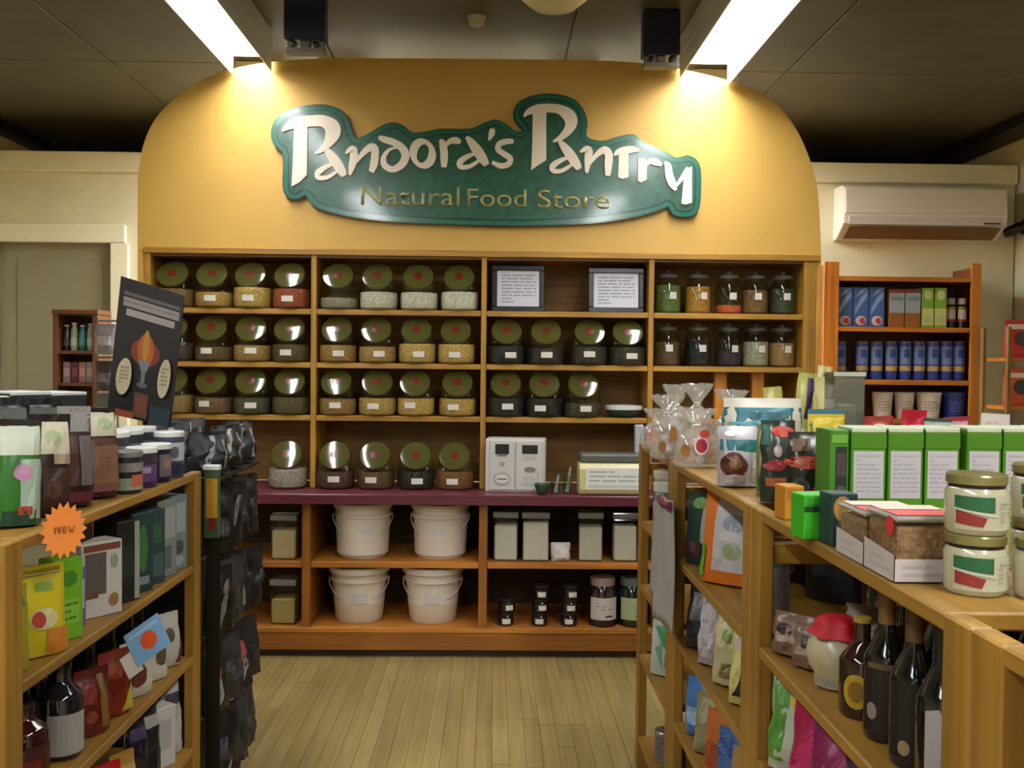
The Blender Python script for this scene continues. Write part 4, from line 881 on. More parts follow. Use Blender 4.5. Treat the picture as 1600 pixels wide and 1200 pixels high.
# ---- poster stand
Yp = 2.74
p = at(215, 655, Y=Yp); c00, c10, c11, c01 = at(167, 645, Y=Yp), at(266, 668, Y=Yp), at(288, 462, Y=Yp), at(189, 431, Y=Yp)
t = thing('poster_board', 'tilted black poster board with grey title and orange flame picture', 'poster', (0, 0, 0))
pl = lambda u, v, o: ((c00*(1-u)+c10*u)*(1-v)+(c01*(1-u)+c11*u)*v)+Vector((0, -o, 0))
bm_ = MB(); fr_ = [pl(0, 0, 0), pl(1, 0, 0), pl(1, 1, 0), pl(0, 1, 0)]
bm_.rings([fr_, [q+Vector((0, .006, 0)) for q in fr_]]); ob('board', bm_.mesh(mat((30, 26, 28), 0.4)), t)
ob('print', printed(pl, [('r', .08, .88, .96, .905, (90, 84, 86)), ('r', .08, .80, .96, .865, (136, 128, 128)), ('r', .14, .735, .9, .785, (150, 138, 138)), ('t', .08, .82, .96, .85, 1, (110, 104, 106)),
    ('e', .5, .5, .23, .10, (116, 46, 22)), ('e', .5, .52, .13, .12, (156, 84, 26)), ('e', .5, .55, .05, .12, (170, 116, 40)), ('p', ((.4, .44), (.6, .44), (.54, .36), (.46, .36)), (112, 116, 120)), ('r', .47, .26, .53, .37, (104, 108, 112)), ('e', .5, .26, .08, .02, (90, 90, 96)),
    ('r', .4, .02, .62, .2, (92, 58, 36)), ('e', .51, .12, .08, .06, (110, 60, 44)), ('r', .66, .0, .98, .13, (30, 48, 58)), ('r', .1, .0, .42, .05, (140, 66, 30))], 6, .0003), t)
pq = pl(.5, .3, 0)
ob('bracket', boxme(pq.x-.03, pq.x+.03, Yp+.0065, Yp+.012, pq.z-.04, pq.z+.04, BLACK, .001), t)
ob('post', MB().tube([(pq.x, Yp+.021, .0), (pq.x, Yp+.021, 1.2), (pq.x, Yp+.021, pq.z+.05)], .008).mesh(BLACK, True), t)
for k, (px, py, rx_, ry_) in enumerate(((193, 588, .021, .052), (256, 592, .017, .055))):
    q = at(px, py, Y=Yp-.02)
    t = thing('oval_card', 'cream oval card on the %s lower side of the black poster' % ['left', 'right'][k], 'card', tuple(q), 0, None, rot=(0, math.radians(8), 0))
    el = [Vector((rx_*math.cos(a), ry_*math.sin(a), 0)) for a in [2*math.pi*i/24 for i in range(24)]]
    ob('card', extrude_outline(el, 0, .0015, mat((176, 164, 132), 0.5)), t)
    ob('print', printed(lambda u, v, o: (-rx_+2*rx_*u, -.0004-o, -ry_+2*ry_*v), [('t', .22, .3, .8, .8, 5, (120, 110, 90))], k), t)
    ob('stick_pin', MB().tube([(0, .0016, 0), (0, .0165, 0)], .003).mesh(GREY), t)

# ---- small shelf by the door at the back left
Yd = 5.7
a, b = at(82, 612, Y=Yd), at(152, 492, Y=Yd)
t = thing('small_wall_shelf', 'small brown wooden shelf with bottles by the grey door', 'shelves', (0, 0, 0))
BR = wood((104, 64, 36), 'z'); BRX = wood((104, 64, 36), 'x')
for x0 in (a.x, b.x-.03): ob('side', boxme(x0, x0+.03, Yd, Yd+.2, 0, b.z, BR, .003), t)
zs = [at(115, 548, Y=Yd).z, at(115, 598, Y=Yd).z, .9, .6, .3, .05]
for z in zs: ob('shelf', boxme(a.x+.0305, b.x-.0305, Yd+.003, Yd+.2, z-.02, z, BRX, .002), t)
ob('top', boxme(a.x-.004, b.x+.004, Yd-.004, Yd+.2, b.z+.0005, b.z+.03, BRX, .003), t)
ob('back_panel', boxme(a.x, b.x, Yd+.201, Yd+.206, 0, b.z, wood((70, 44, 26), 'z'), 0), t)
W = b.x-a.x-.06
for k, (fx, c, h, nm) in enumerate(((.14, (30, 34, 54), .15, 'navy'), (.36, (150, 160, 152), .165, 'white'), (.6, (40, 120, 124), .15, 'teal'), (.84, (150, 164, 166), .16, 'pale blue'))):
    bottle(a.x+.03+W*fx, Yd+.06, zs[0]+.001, '%s bottle on the upper shelf of the small brown shelf' % nm, c, W*.105, h, [('r', .1, .1, .9, .9, tuple(min(255, v+30) for v in c))], cap=(200, 200, 200), neck=.25, name='vitamin_bottle', nr=.6, rot=0)
for k, (fx, c) in enumerate(((.18, (150, 130, 134)), (.42, (96, 40, 60)), (.64, (166, 120, 126)), (.86, (150, 140, 142)))):
    carton('soap_carton', '%s small carton on the lower shelf of the small brown shelf' % ['grey-pink', 'wine red', 'rose', 'pale grey'][k], 'box', (a.x+.03+W*fx, Yd+.06, zs[1]+.001), W*.2, .05, .12, c, (('r', .1, .3, .9, .7, tuple(min(255, v+36) for v in c)),))
# rack of grey pouches beside it
q = at(168, 612, Y=5.3)
t = thing('grey_rack', 'narrow grey rack of packets half hidden behind the black poster', 'rack', (q.x, 5.3, 0))
for s in (-1, 1): ob('post', boxme(s*.055-.006, s*.055+.006, 0, .012, 0, 1.62, GREY, .002), t)
for z in (1.2, 1.4, 1.6): ob('bar', boxme(-.049, .049, 0, .010, z-.006, z+.006, GREY, .002), t)
ob('foot', boxme(-.12, .12, -.1, .14, 0, .012, GREY, .003), t)
for k, (z, c) in enumerate(((1.415, (132, 130, 134)), (1.215, (66, 58, 58)), (1.03, (100, 100, 92)))):
    pouch('foil_packet', '%s packet hanging on the narrow grey rack, %s' % (['silver grey', 'dark brown', 'dull grey'][k], ['top', 'middle', 'bottom'][k]), 'packet', (q.x, 5.27, z), .11, .165, .04, c, [('r', .15, .3, .85, .6, tuple(min(255, v+40) for v in c))], 0, None, 110+k, 0, .006)

# ---- rack of black pouches at the end of the left shelving
t = thing('pouch_rack', 'black wire display rack at the far end of the left shelves', 'rack', (0, 0, 0))
for y in (2.84, 3.31):
    for x in (-1.16, -.908): ob('post', boxme(x-.008, x+.008, y-.008, y+.008, 0, 1.12, BLACK, .002), t)
for z in (.3, .55, .8, 1.05):
    ob('shelf_panel', boxme(-1.15, -.80 if z > 1 else -.9035, 2.83, 3.32, z-.012, z, mat((22, 22, 24), 0.4), .002), t)
    ob('hook_bar', MB().tube([(-.897, 2.83, z-.022), (-.897, 3.32, z-.022)], .005).mesh(GREY, True), t)
ob('back_panel', boxme(-.916, -.905, 2.832, 3.318, .02, 1.1, mat((18, 17, 19), 0.5), .0), t)
ob('end_panel', boxme(-1.15, -.86, 2.812, 2.8285, .0, 1.1, mat((18, 17, 19), 0.5), .0), t)
pc = [(20, 19, 22), (30, 28, 31), (48, 46, 48), (16, 16, 18), (24, 22, 26)]
rp = random.Random(11)
for i, z in enumerate((.81, .57, .33, .09)):
    for j, y in enumerate((2.885, 3.0, 3.115, 3.23)):
        k = i*4+j; c = pc[rp.randrange(5)]
        sh = [[('r', .1, .3, .9, .6, tuple(v+16 for v in c))], [('p', ((.3, .1), (.45, .1), (.8, .8), (.65, .8)), (118, 112, 108))], [('r', .15, .55, .6, .85, tuple(v+30 for v in c)), ('r', .6, .1, .75, .5, (140, 136, 134))], [('e', .5, .4, .2, .15, (60, 58, 60))]][rp.randrange(4)]
        if (i, j) in ((2, 0), (2, 2)): sh = [('e', .45, .62, .22, .16, (168, 70, 78)), ('e', .45, .34, .18, .26, (150, 148, 146))]
        pouch('black_pouch', 'black glossy pouch on the wire rack, %s from camera, %s row' % (ORD[j], ['top', 'second', 'third', 'bottom'][i]), 'bag', (-.822+rp.uniform(-.004, .012), y, z+rp.uniform(0, .008)), .105, .20, .045, c, sh, 58+rp.uniform(-12, 12), 'black pouches on the wire rack', 120+k, rp.uniform(-3, 3), .011, .36, rp.uniform(-7, 7), coat=0)
for j, (y, x, rr, s, h) in enumerate(((2.89, -.845, 50, 3, .19), (2.97, -.99, 35, 5, .21), (3.06, -.84, 60, 8, .2), (3.14, -.99, 40, 2, .215), (3.235, -.845, 58, 9, .205))):
    pouch('black_pouch', 'crumpled grey-black pouch lying up on the rack top, %s from camera' % ORD[j], 'bag', (x, y, 1.051), .13, h-.065, .06, (44, 42, 43) if j % 2 else (26, 25, 26), [('p', ((.2, .1), (.34, .1), (.62, .9), (.5, .9)), (140, 136, 132)), ('p', ((.66, .1), (.76, .1), (.86, .8), (.78, .8)), (112, 108, 106))], rr, 'black pouches on the wire rack', 150+s, -6, .013, .5)
ob_ = at(333, 732, Y=2.745)
t = thing('sachet_box', 'yellow and green sachet box with white top beside the far left post', 'box', (-.802, 2.765, .885))
ob('carton', MB().box(-.02, .02, -.012, .012, .0, .195).mesh(mat((60, 84, 56), 0.4), bevel=.001), t)
ob('lid', MB().box(-.024, .024, -.016, .009, .1955, .21).mesh(mat((206, 206, 202), 0.4), bevel=.002), t)
ob('front_print', printed(lambda u, v, o: (-.02+.04*u, -.0125-o, .195*v), [('r', .15, .3, .95, .88, (176, 132, 30)), ('r', .3, .12, .8, .3, (120, 26, 24))], 2), t)
ob('bracket', MB().box(-.02, .02, .0125, .0135, -.85, .18).mesh(BLACK), t)
# ------------------------------------------------------------------ goods on the right shelving
ZR = RT[0]+.001
def foot(px, py, Z, dx=0.0, dy=0.0):
    q = at(px, py, Z=Z); return (q.x+dx, q.y+dy, Z)
def upx(n, Y): return n*Y/FOC
# green tea cartons in a row facing the camera
GRN = (76, 134, 26)
Yt = 1.66
tea_front = (('r', .07, .27, .93, .77, (188, 184, 190)), ('t', .14, .32, .86, .74, 9, (164, 160, 168)), ('r', 0, .80, 1, .95, (70, 124, 22)), ('r', .0, .0, 1, .18, (120, 168, 66)))
for k, (a, b) in enumerate(((1330, 1386), (1388, 1444), (1446, 1501), (1511, 1566), (1568, 1624), (1626, 1682))):
    A, B = at(a, 700, Y=Yt), at(b, 700, Y=Yt); h = at((a+b)/2, 671, Y=Yt).z-ZR
    carton('tea_box', 'green tea box with white text panel, %s from left in the row' % ORD[k], 'box', ((A.x+B.x)/2, Yt+.036, ZR), B.x-A.x-.0015, .07, h, GRN, tea_front, 0, 'green tea boxes in a row on the right', top=(196, 204, 176), partname='carton')
A, B = at(1297, 700, Y=Yt), at(1328, 700, Y=Yt)
carton('tea_box', 'narrow green tea box with dark front at the left end of the row', 'box', ((A.x+B.x)/2, Yt+.04, ZR), B.x-A.x-.001, .075, at(1310, 672, Y=Yt).z-ZR, (70, 128, 34), (('r', .3, .1, .9, .82, (30, 44, 34)), ('r', .35, .5, .85, .75, (70, 60, 64)), ('r', .4, .2, .8, .4, (84, 84, 70)), ('r', .1, .86, .9, .95, (110, 160, 60))))
# lower lying green boxes in front of the row
for k, (a, b) in enumerate(((1348, 1418), (1420, 1490))):
    Yc = 1.50; A, B = at(a, 800, Y=Yc), at(b, 800, Y=Yc); h = at(a, 800, Y=Yc).z-ZR
    carton('tea_box', 'low pale green box lying in front of the tea row, %s' % ['left', 'right'][k], 'box', ((A.x+B.x)/2, Yc+.035, ZR), B.x-A.x-.002, .066, h, (112, 150, 62), (('r', 0, .6, 1, 1, (92, 150, 50)), ('r', .05, .1, .95, .5, (150, 160, 110))))
# nut trays
NUT = mat((150, 112, 80), 0.7, var=.35, scale=90, bump=.8)
def tray(x0, x1, y0, y1, h, label, red):
    w, d = x1-x0, y1-y0
    t = thing('nut_tray', label, 'tray', ((x0+x1)/2, (y0+y1)/2, ZR))
    ob('contents', MB().box(-w/2+.003, w/2-.003, -d/2+.003, d/2-.003, .004, h-.014).mesh(NUT, bevel=.006, seg=2), t)
    ob('tub', MB().box(-w/2, w/2, -d/2, d/2, 0, h-.008).mesh(CLEAR, bevel=.005), t)
    ob('lid', MB().box(-w/2-.001, w/2+.001, -d/2-.001, d/2+.001, h-.0075, h).mesh(clear((232, 224, 214), 1.0, .35, 'traylid'), bevel=.003), t)
    ob('front_label', printed(lambda u, v, o: (-w/2+w*u, -d/2-.0006-o, h*v), [('r', .0, .02, .98, .36, (190, 182, 178)), ('t', .1, .06, .94, .3, 2, (170, 162, 158))], 2), t)
    ob('side_label', printed(lambda u, v, o: (-w/2-.0006-o, d/2-d*u, h*v), [('p', ((.0, .02), (1, .02), (1, .42), (0, .5)), (190, 182, 178)), ('t', .2, .08, .9, .36, 2, (172, 166, 162))], 2), t)
    ob('top_label', printed(lambda u, v, o: (-w/2+w*u, -d/2+d*v, h+.0006+o), [('r', .05, .06, .95, .5, (214, 76, 74)), ('r', .05, .55, .95, .94, (220, 190, 170))], 2), t)
    if red: ob('seal', printed(lambda u, v, o: (-w/2-.0012-o, d/2-d*u, h*v), [('e', .86, .84, .13, .15, (206, 50, 60))], 2), t)
tray(.514, .605, 1.309, 1.412, .075, 'clear tray of brown nuts with white label, farther of two', False)
tray(.514, .605, 1.207, 1.305, .085, 'clear tray of brown nuts with red seal, nearer of two', True)
# spread jars, stacked two high
def spread_jar(px, Y, lv, label, z=ZR, px_r=46):
    r = .0365; h = .0725; q = at(px, 900, Y=Y)
    t = thing('spread_jar', label, 'jar', (q.x, Y, z+lv*(h+.0008)), 20)
    ob('glass', cached('spj', lambda: MB().lathe([(r*.9, 0), (r, .006), (r, .050), (r*.9, .056)], 26).mesh(mat((176, 172, 142), 0.2, coat=.5), True)), t)
    ob('dark_neck', cached('spn', lambda: MB().lathe([(r*.905, .0562), (r*.905, .0598)], 26).mesh(mat((40, 30, 34), 0.3), True)), t)
    ob('lid', cached('spl', lambda: MB().lathe([(r*.93, .0600), (r*.97, .061), (r*.97, .0705), (r*.92, h), (.001, h)], 26).mesh(mat((150, 144, 92), 0.22, .55), True)), t)
    f = lambda u, v, o: ((r+.0005+o)*math.sin(-1.5+3*u), -(r+.0005+o)*math.cos(-1.5+3*u), .007+.042*v)
    ob('label', cached('spp', lambda: printed(f, [('r', 0, 0, 1, 1, (186, 182, 156)), ('p', ((.0, .62), (.42, .5), (.42, .95), (.0, .97)), (40, 96, 62)), ('p', ((.02, .18), (.3, .1), (.34, .36), (.02, .56)), (140, 46, 46)), ('p', ((.0, .57), (.45, .38), (.45, .44), (.0, .63)), (190, 196, 180)), ('t', .48, .2, .7, .85, 5, (166, 164, 144))], 3, res=10)), t)
spread_jar(1523, 1.168, 0, 'glass spread jar with green and red label, bottom of the left stack')
spread_jar(1523, 1.168, 1, 'glass spread jar with green and red label, top of the left stack')
spread_jar(1634, 1.14, 0, 'glass spread jar with gold lid cut by the right edge of the picture')
spread_jar(1622, 1.285, 0, 'glass spread jar behind the right one, bottom of the rear stack')
spread_jar(1622, 1.285, 1, 'glass spread jar with pale lid, top of the rear right stack')
# small goods left of the tea row
l = foot(1272, 848, ZR); carton('green_carton', 'bright green carton with dark stripe in front of the red bags', 'box', (l[0]+.014, l[1]+.05, ZR), .054, .045, upx(72, l[1]), (60, 168, 34), (('r', 0, .62, 1, .74, (30, 60, 34)), ('r', .1, .1, .9, .5, (70, 180, 40)), ('r', .1, .78, .9, .94, (54, 140, 40))), 10)
l = foot(1240, 815, ZR); carton('orange_carton', 'small orange carton beside the bright green carton', 'box', (l[0]+.004, l[1]+.04, ZR), .036, .045, upx(54, l[1]), (190, 128, 36), (('r', .1, .6, .9, .9, (170, 100, 40)),), 8)
l = foot(1318, 880, ZR)
carton('dark_carton', 'dark teal carton with gold oval below the narrow tea box', 'box', (.538, 1.475, ZR), .042, .045, .08, (30, 54, 54), (('e', .4, .72, .34, .24, (164, 124, 60)), ('e', .75, .6, .16, .18, (190, 180, 150)), ('r', .1, .1, .9, .34, (24, 40, 44))), 6)
# dark red tomato bags
DK = (44, 42, 34)
l = foot(1222, 792, ZR); Y = l[1]
pouch('tomato_bag', 'dark bag with red tomatoes printed, left of the two dark bags', 'bag', (l[0]+.01, Y+.06, ZR), upx(60, Y), upx(132, Y), .05, (46, 56, 46), [('e', .6, .86, .36, .07, (190, 66, 50)), ('e', .4, .62, .12, .07, (176, 160, 150)), ('e', .3, .45, .3, .07, (150, 40, 50)), ('e', .75, .5, .2, .05, (190, 80, 44)), ('r', .05, .2, .95, .3, (170, 90, 44)), ('r', .0, .7, .2, .95, (40, 90, 70))], 4, None, 161, -3, .007, .25)
l = foot(1266, 806, ZR); Y = l[1]
pouch('tomato_bag', 'dark bag with red band and shiny tomatoes, right of the two dark bags', 'bag', (l[0]+.012, Y+.05, ZR), upx(70, Y), upx(128, Y), .05, (40, 38, 34), [('e', .45, .62, .5, .08, (172, 50, 36)), ('e', .3, .63, .14, .04, (180, 130, 80)), ('e', .78, .42, .2, .1, (176, 30, 44)), ('e', .7, .22, .26, .14, (160, 24, 36)), ('e', .72, .50, .08, .02, (214, 196, 190)), ('r', .08, .76, .5, .92, (92, 66, 40)), ('e', .25, .32, .18, .12, (60, 70, 72)), ('r', .1, .02, .5, .12, (176, 96, 40))], -6, None, 162, -2, .007, .22)
l = foot(1204, 778, ZR); Y = l[1]
pouch('herb_packet', 'slim olive and green packet standing left of the dark bags', 'packet', (l[0]+.0, Y+.05, ZR), upx(26, Y), upx(112, Y), .025, (120, 120, 60), [('r', .2, .3, .8, .9, (150, 150, 120)), ('r', .1, .05, .9, .25, (60, 80, 50)), ('r', .55, .4, .9, .95, (170, 110, 50))], -20, None, 163, -2)
# bread in a teal-topped bag
l = foot(1166, 766, ZR); Y = l[1]
t_ = pouch('bread_bag', 'white bread bag with teal band and brown bread picture', 'bag', (l[0]+.004, Y+.075, ZR), upx(76, Y), upx(96, Y), .09, (176, 172, 172), [('r', .02, .60, .98, .78, (40, 106, 118)), ('r', .5, .58, .98, .76, (14, 104, 96)), ('e', .28, .36, .26, .22, (84, 34, 30)), ('e', .3, .4, .13, .12, (130, 96, 60)), ('e', .28, .12, .22, .09, (190, 184, 196)), ('r', .62, .08, .96, .54, (158, 156, 152)), ('e', .24, .88, .12, .05, (230, 230, 226))], 2, None, 170, -2, .006, .3, crimp=.03)
Yb_ = Y+.24
A, B = at(1136, 662, Y=Yb_), at(1266, 662, Y=Yb_)
pouch('bread_bag', 'large loaf bag with teal band and cream top behind the bread bag', 'bag', ((A.x+B.x)/2, Yb_+.06, ZR), B.x-A.x, at(1200, 624, Y=Yb_).z-ZR, .12, (206, 200, 184), [('r', .0, .60, 1, .88, (24, 108, 122)), ('e', .4, .68, .36, .03, (90, 160, 170)), ('r', .3, .74, .8, .82, (14, 84, 92)), ('r', .03, .0, .97, .5, (150, 150, 146))], 0, None, 171, 0, .008, .3, crimp=.05)
# cellophane bags of sweets
def cello(px0, px1, ptop, pbot, Y, label, spots, seed, tint):
    A, B = at(px0, pbot, Y=Y), at(px1, pbot, Y=Y); w = B.x-A.x; zt = at((px0+px1)/2, ptop, Y=Y).z; h = zt-ZR
    t = thing('sweet_bag', label, 'bag', ((A.x+B.x)/2, Y+.06, ZR), 0, 'cellophane sweet bags on the right shelf top')
    rr = random.Random(seed); mb = MB()
    for _ in range(26):
        a = rr.uniform(0, 6.28); R = (w/2-.022)*math.sqrt(rr.random()); z = rr.uniform(.014, h*.5); s = rr.uniform(.010, .016)
        cx, cy = R*math.cos(a), .6*R*math.sin(a); k0 = rr.randrange(len(tint))
        mb.lathe([(s*.3, z-s*.9), (s*.9, z-s*.4), (s, z), (s*.9, z+s*.4), (s*.3, z+s*.9)], 7, cx, cy, k0)
    o = ob('sweets', mb.mesh([mat(c, 0.35) for c in tint], True), t); o['kind'] = 'stuff'
    mb = MB(); n = 26; rings = []
    prof = [(.0, .90), (.02, .98), (.25, 1.0), (.48, .92), (.60, .62), (.68, .26), (.72, .20), (.80, .40), (.90, .66), (1.0, .8)]
    for v, s in prof:
        rg = []
        for i in range(n):
            a = 2*math.pi*i/n; cr = 1+.10*noise.noise(Vector((math.cos(a)*2, math.sin(a)*2, v*5+seed)))*(1.6 if v > .5 else 1)
            if v > .74: cr *= 1+.28*math.sin(a*6+seed)*(v-.70)*3
            rg.append((w/2*s*cr*math.cos(a), .58*w/2*s*cr*math.sin(a), h*v*(1+.05*(noise.noise(Vector((math.cos(a)*3, math.sin(a)*3, seed))) if v > .9 else 0))))
        rings.append(rg)
    mb.rings(rings, cap1=False); ob('wrap', mb.mesh(CELLO, True), t)
    ob('tie', MB().lathe([(w*.075, h*.70), (w*.11, h*.715), (w*.075, h*.73)], 12, ry=.7).mesh(mat((210, 206, 196), 0.3), True), t)
    if spots:
        f = lambda u, v, o: ((w/2*1.02)*(2*u-1)*.98, -.58*w/2*1.03*math.sqrt(max(.02, 1-(.94*(2*u-1))**2))-.002-o, h*v)
        ob('sticker', printed(f, spots, seed), t)
W_ = [(226, 222, 214), (206, 200, 190), (214, 190, 170), (190, 150, 100), (206, 120, 130), (200, 96, 60)]
cello(1060, 1130, 640, 742, 2.50, 'cellophane sweet bag with pink round sticker, nearest of the group', [('e', .55, .38, .17, .16, (232, 220, 220)), ('e', .55, .38, .13, .12, (186, 48, 84)), ('e', .62, .58, .12, .07, (206, 70, 50)), ('e', .2, .3, .1, .1, (150, 100, 40))], 1, W_)
cello(1020, 1078, 618, 718, 2.72, 'cellophane sweet bag with brown sweets, second from the camera', [('e', .6, .4, .1, .12, (160, 110, 50)), ('e', .3, .2, .1, .08, (140, 90, 44))], 2, W_+[(150, 100, 50)])
cello(1068, 1122, 600, 700, 2.91, 'cellophane sweet bag with tall clear ruffle behind the pink stickered one', [('e', .5, .3, .14, .1, (190, 120, 60)), ('e', .3, .5, .1, .06, (226, 220, 214))], 3, W_)
cello(1120, 1180, 610, 700, 2.75, 'plain white cellophane sweet bag behind the bread bags', [], 4, W_)
cello(1006, 1052, 640, 700, 3.02, 'small sweet bag with pink and orange wrappers at the far end', [('e', .5, .42, .24, .16, (226, 120, 140)), ('e', .4, .3, .16, .12, (220, 110, 50))], 5, [(222, 130, 150), (220, 120, 50), (200, 150, 60), (230, 190, 170)])
cello(1036, 1084, 602, 690, 3.17, 'pale sweet bag in the back by the shelf wall', [], 6, W_)
# yellow and purple packets, clear bin, small packets behind the tea row
for k, (a, b, tp, Y, c, sh) in enumerate(((1202, 1234, 606, 2.50, (170, 166, 84), [('r', .1, .5, .9, .66, (196, 188, 90)), ('r', .1, .1, .9, .3, (96, 60, 90))]), (1228, 1264, 584, 2.64, (186, 184, 110), [('r', .45, .5, .7, .95, (56, 40, 90)), ('e', .5, .3, .2, .1, (214, 210, 180))]), (1258, 1284, 572, 2.56, (190, 186, 120), [('r', .4, .5, .75, .92, (52, 36, 84)), ('r', .1, .1, .9, .26, (110, 60, 100))]), (1279, 1300, 590, 2.45, (196, 192, 130), [('r', .1, .3, .9, .5, (110, 70, 110))]))):
    A, B = at(a, 650, Y=Y), at(b, 650, Y=Y)
    pouch('snack_packet', 'yellow and purple packet in a clump behind the loaf bag, %s from left' % ORD[k], 'packet', ((A.x+B.x)/2, Y, ZR), B.x-A.x-.003, at(a, tp, Y=Y).z-ZR, .035, c, sh, 0, None, 180+k, (-3, 4, -5, 2)[k], .006, .3, roll=(-5, 6, 8, -4)[k])
Y = 1.99; A, B = at(1308, 660, Y=Y), at(1356, 660, Y=Y); w = B.x-A.x; h = at(1325, 582, Y=Y).z-ZR
t = thing('clear_bin', 'tall clear acrylic bin standing behind the narrow tea box', 'bin', ((A.x+B.x)/2, Y+.05, ZR))
mb = MB(); mb.box(-w/2, w/2, -.03, -.027, 0, h); mb.box(-w/2, w/2, .027, .03, 0, h); mb.box(-w/2, -w/2+.003, -.027, .027, 0, h); mb.box(w/2-.003, w/2, -.027, .027, 0, h); mb.box(-w/2+.003, w/2-.003, -.027, .027, 0, .004)
ob('walls', mb.mesh(clear((214, 216, 200), 1.4, .10, 'bin')), t)
ob('rim', MB().box(-w/2-.002, w/2+.002, -.032, -.0301, h-.008, h+.001).mesh(mat((190, 190, 170), 0.2)), t)
ob('bag_inside', MB().rings([[(x*sx, y*sx, z) for x, y in ((-w/2+.006, -.022), (w/2-.006, -.022), (w/2-.006, .022), (-w/2+.006, .022))] for z, sx in ((.006, 1), (h*.5, .98), (h*.74, .8))]).mesh(mat((150, 148, 128), 0.4, var=.15, scale=40), bevel=.004), t)
for k, (px, tp, Y, c, sh, r) in enumerate(((1290, 640, 1.86, (60, 110, 130), [('r', 0, .75, 1, .95, (206, 180, 40)), ('r', .4, .5, 1, .66, (190, 90, 40))], 0), (1380, 652, 1.9, (150, 40, 34), [('e', .5, .8, .4, .12, (206, 170, 90))], -6), (1420, 642, 1.975, (170, 24, 40), [('p', ((.0, .6), (1, .8), (1, .96), (0, .8)), (190, 40, 54))], 10), (1460, 655, 1.9, (60, 76, 66), [('r', .0, .8, 1, .96, (170, 180, 170))], 0), (1500, 653, 1.92, (150, 40, 60), [('r', .1, .8, .9, .95, (190, 150, 140))], 4), (1548, 648, 1.9, (206, 196, 190), [('e', .4, .85, .3, .08, (190, 160, 150))], 0))):
    A = at(px, 660, Y=Y)
    pouch('snack_packet', ['blue packet with yellow stripe', 'dark red packet with tan oval', 'bright red packet tilted sideways', 'dark grey-green packet with pale top', 'wine red packet', 'pale pinkish packet'][k]+' peeping above the tea boxes', 'packet', (A.x, Y, ZR), .06 if k else .075, at(px, tp, Y=Y).z-ZR, .035, c, sh, r, None, 190+k, 0, .005, .3, roll=(0, -3, 4, 2, -3, 3)[k])

# ---- second shelf, right
Z2R = RT[1]+.001
Y = 2.22
pouch('snack_pouch', 'big white pouch with orange sides on the second right shelf', 'bag', (XG+.085, 2.30, Z2R), .19, .222, .075, (206, 110, 34), [('r', .22, .14, .74, .93, (186, 184, 190)), ('e', .48, .9, .26, .06, (190, 188, 194)), ('e', .5, .66, .16, .10, (140, 150, 170)), ('e', .5, .36, .14, .09, (150, 160, 120)), ('e', .45, .52, .18, .06, (200, 196, 196)), ('p', ((.0, .06), (.12, .06), (.08, .4), (.0, .4)), (90, 150, 40)), ('p', ((.74, .1), (.98, .1), (.98, .5), (.74, .3)), (190, 88, 26))], -40, None, 200, -5, .005, .35)
pouch('snack_pouch', 'dark green and white pouch left of the orange and white pouch', 'bag', (XG+.06, 2.545, Z2R), .12, .19, .05, (40, 60, 52), [('r', .5, .3, .9, .8, (150, 160, 160)), ('e', .4, .85, .2, .08, (90, 140, 60)), ('r', .1, .1, .5, .3, (70, 40, 44))], -45, None, 201, -3)
pouch('snack_pouch', 'grey and cream pouch between the orange pouch and the post', 'bag', (XG+.085, 2.06, Z2R), .11, .2, .05, (120, 116, 118), [('r', .5, .5, .95, .85, (70, 96, 90)), ('r', .1, .2, .6, .5, (150, 140, 146))], -40, None, 202, -3)
for k, (y, c) in enumerate(((2.52, (24, 40, 36)), (2.34, (50, 42, 40)), (2.16, (40, 44, 50)))):
    pouch('snack_pouch', 'dark pouch in the back row behind the orange pouch, %s' % ['far', 'middle', 'near'][k], 'bag', (XG+.27, y, Z2R), .13, .2, .06, c, [('r', .2, .3, .8, .6, tuple(v+24 for v in c))], -40, None, 203+k)
# grey plastic wrapped goods and yellow stick
pouch('plastic_bag', 'crumpled grey plastic bag hanging back beside the post on second right shelf', 'bag', (XG+.26, 1.735, Z2R), .15, .20, .09, (96, 92, 96), [('p', ((.1, .35), (.3, .3), (.36, .9), (.15, .85)), (140, 136, 142)), ('e', .6, .4, .26, .2, (110, 96, 90))], -25, None, 210, -4, .02, .3, m=clear((120, 116, 120), 1.6, .12, 'greybag'))
pouch('plastic_bag', 'brownish packet behind the grey plastic bag', 'bag', (XG+.38, 1.60, Z2R), .13, .17, .07, (64, 52, 48), [('r', .2, .2, .8, .6, (84, 70, 64))], -20, None, 211, -4, .014)
a, b = at(1204, 968, X=XG+.13), at(1236, 925, X=XG+.15)
t = thing('yellow_stick', 'thin yellow stick leaning by the post on the second right shelf', 'stick', tuple(a))
mv = (b-a); ob('stick', MB().tube([(0, 0, 0), mv], .006).mesh(mat((150, 130, 50), 0.5), True), t)
ob('stick_end', MB().tube([mv*1.001, mv*1.05], .007).mesh(mat((120, 100, 40), 0.5), True), t)
t.location.z = Z2R+.006
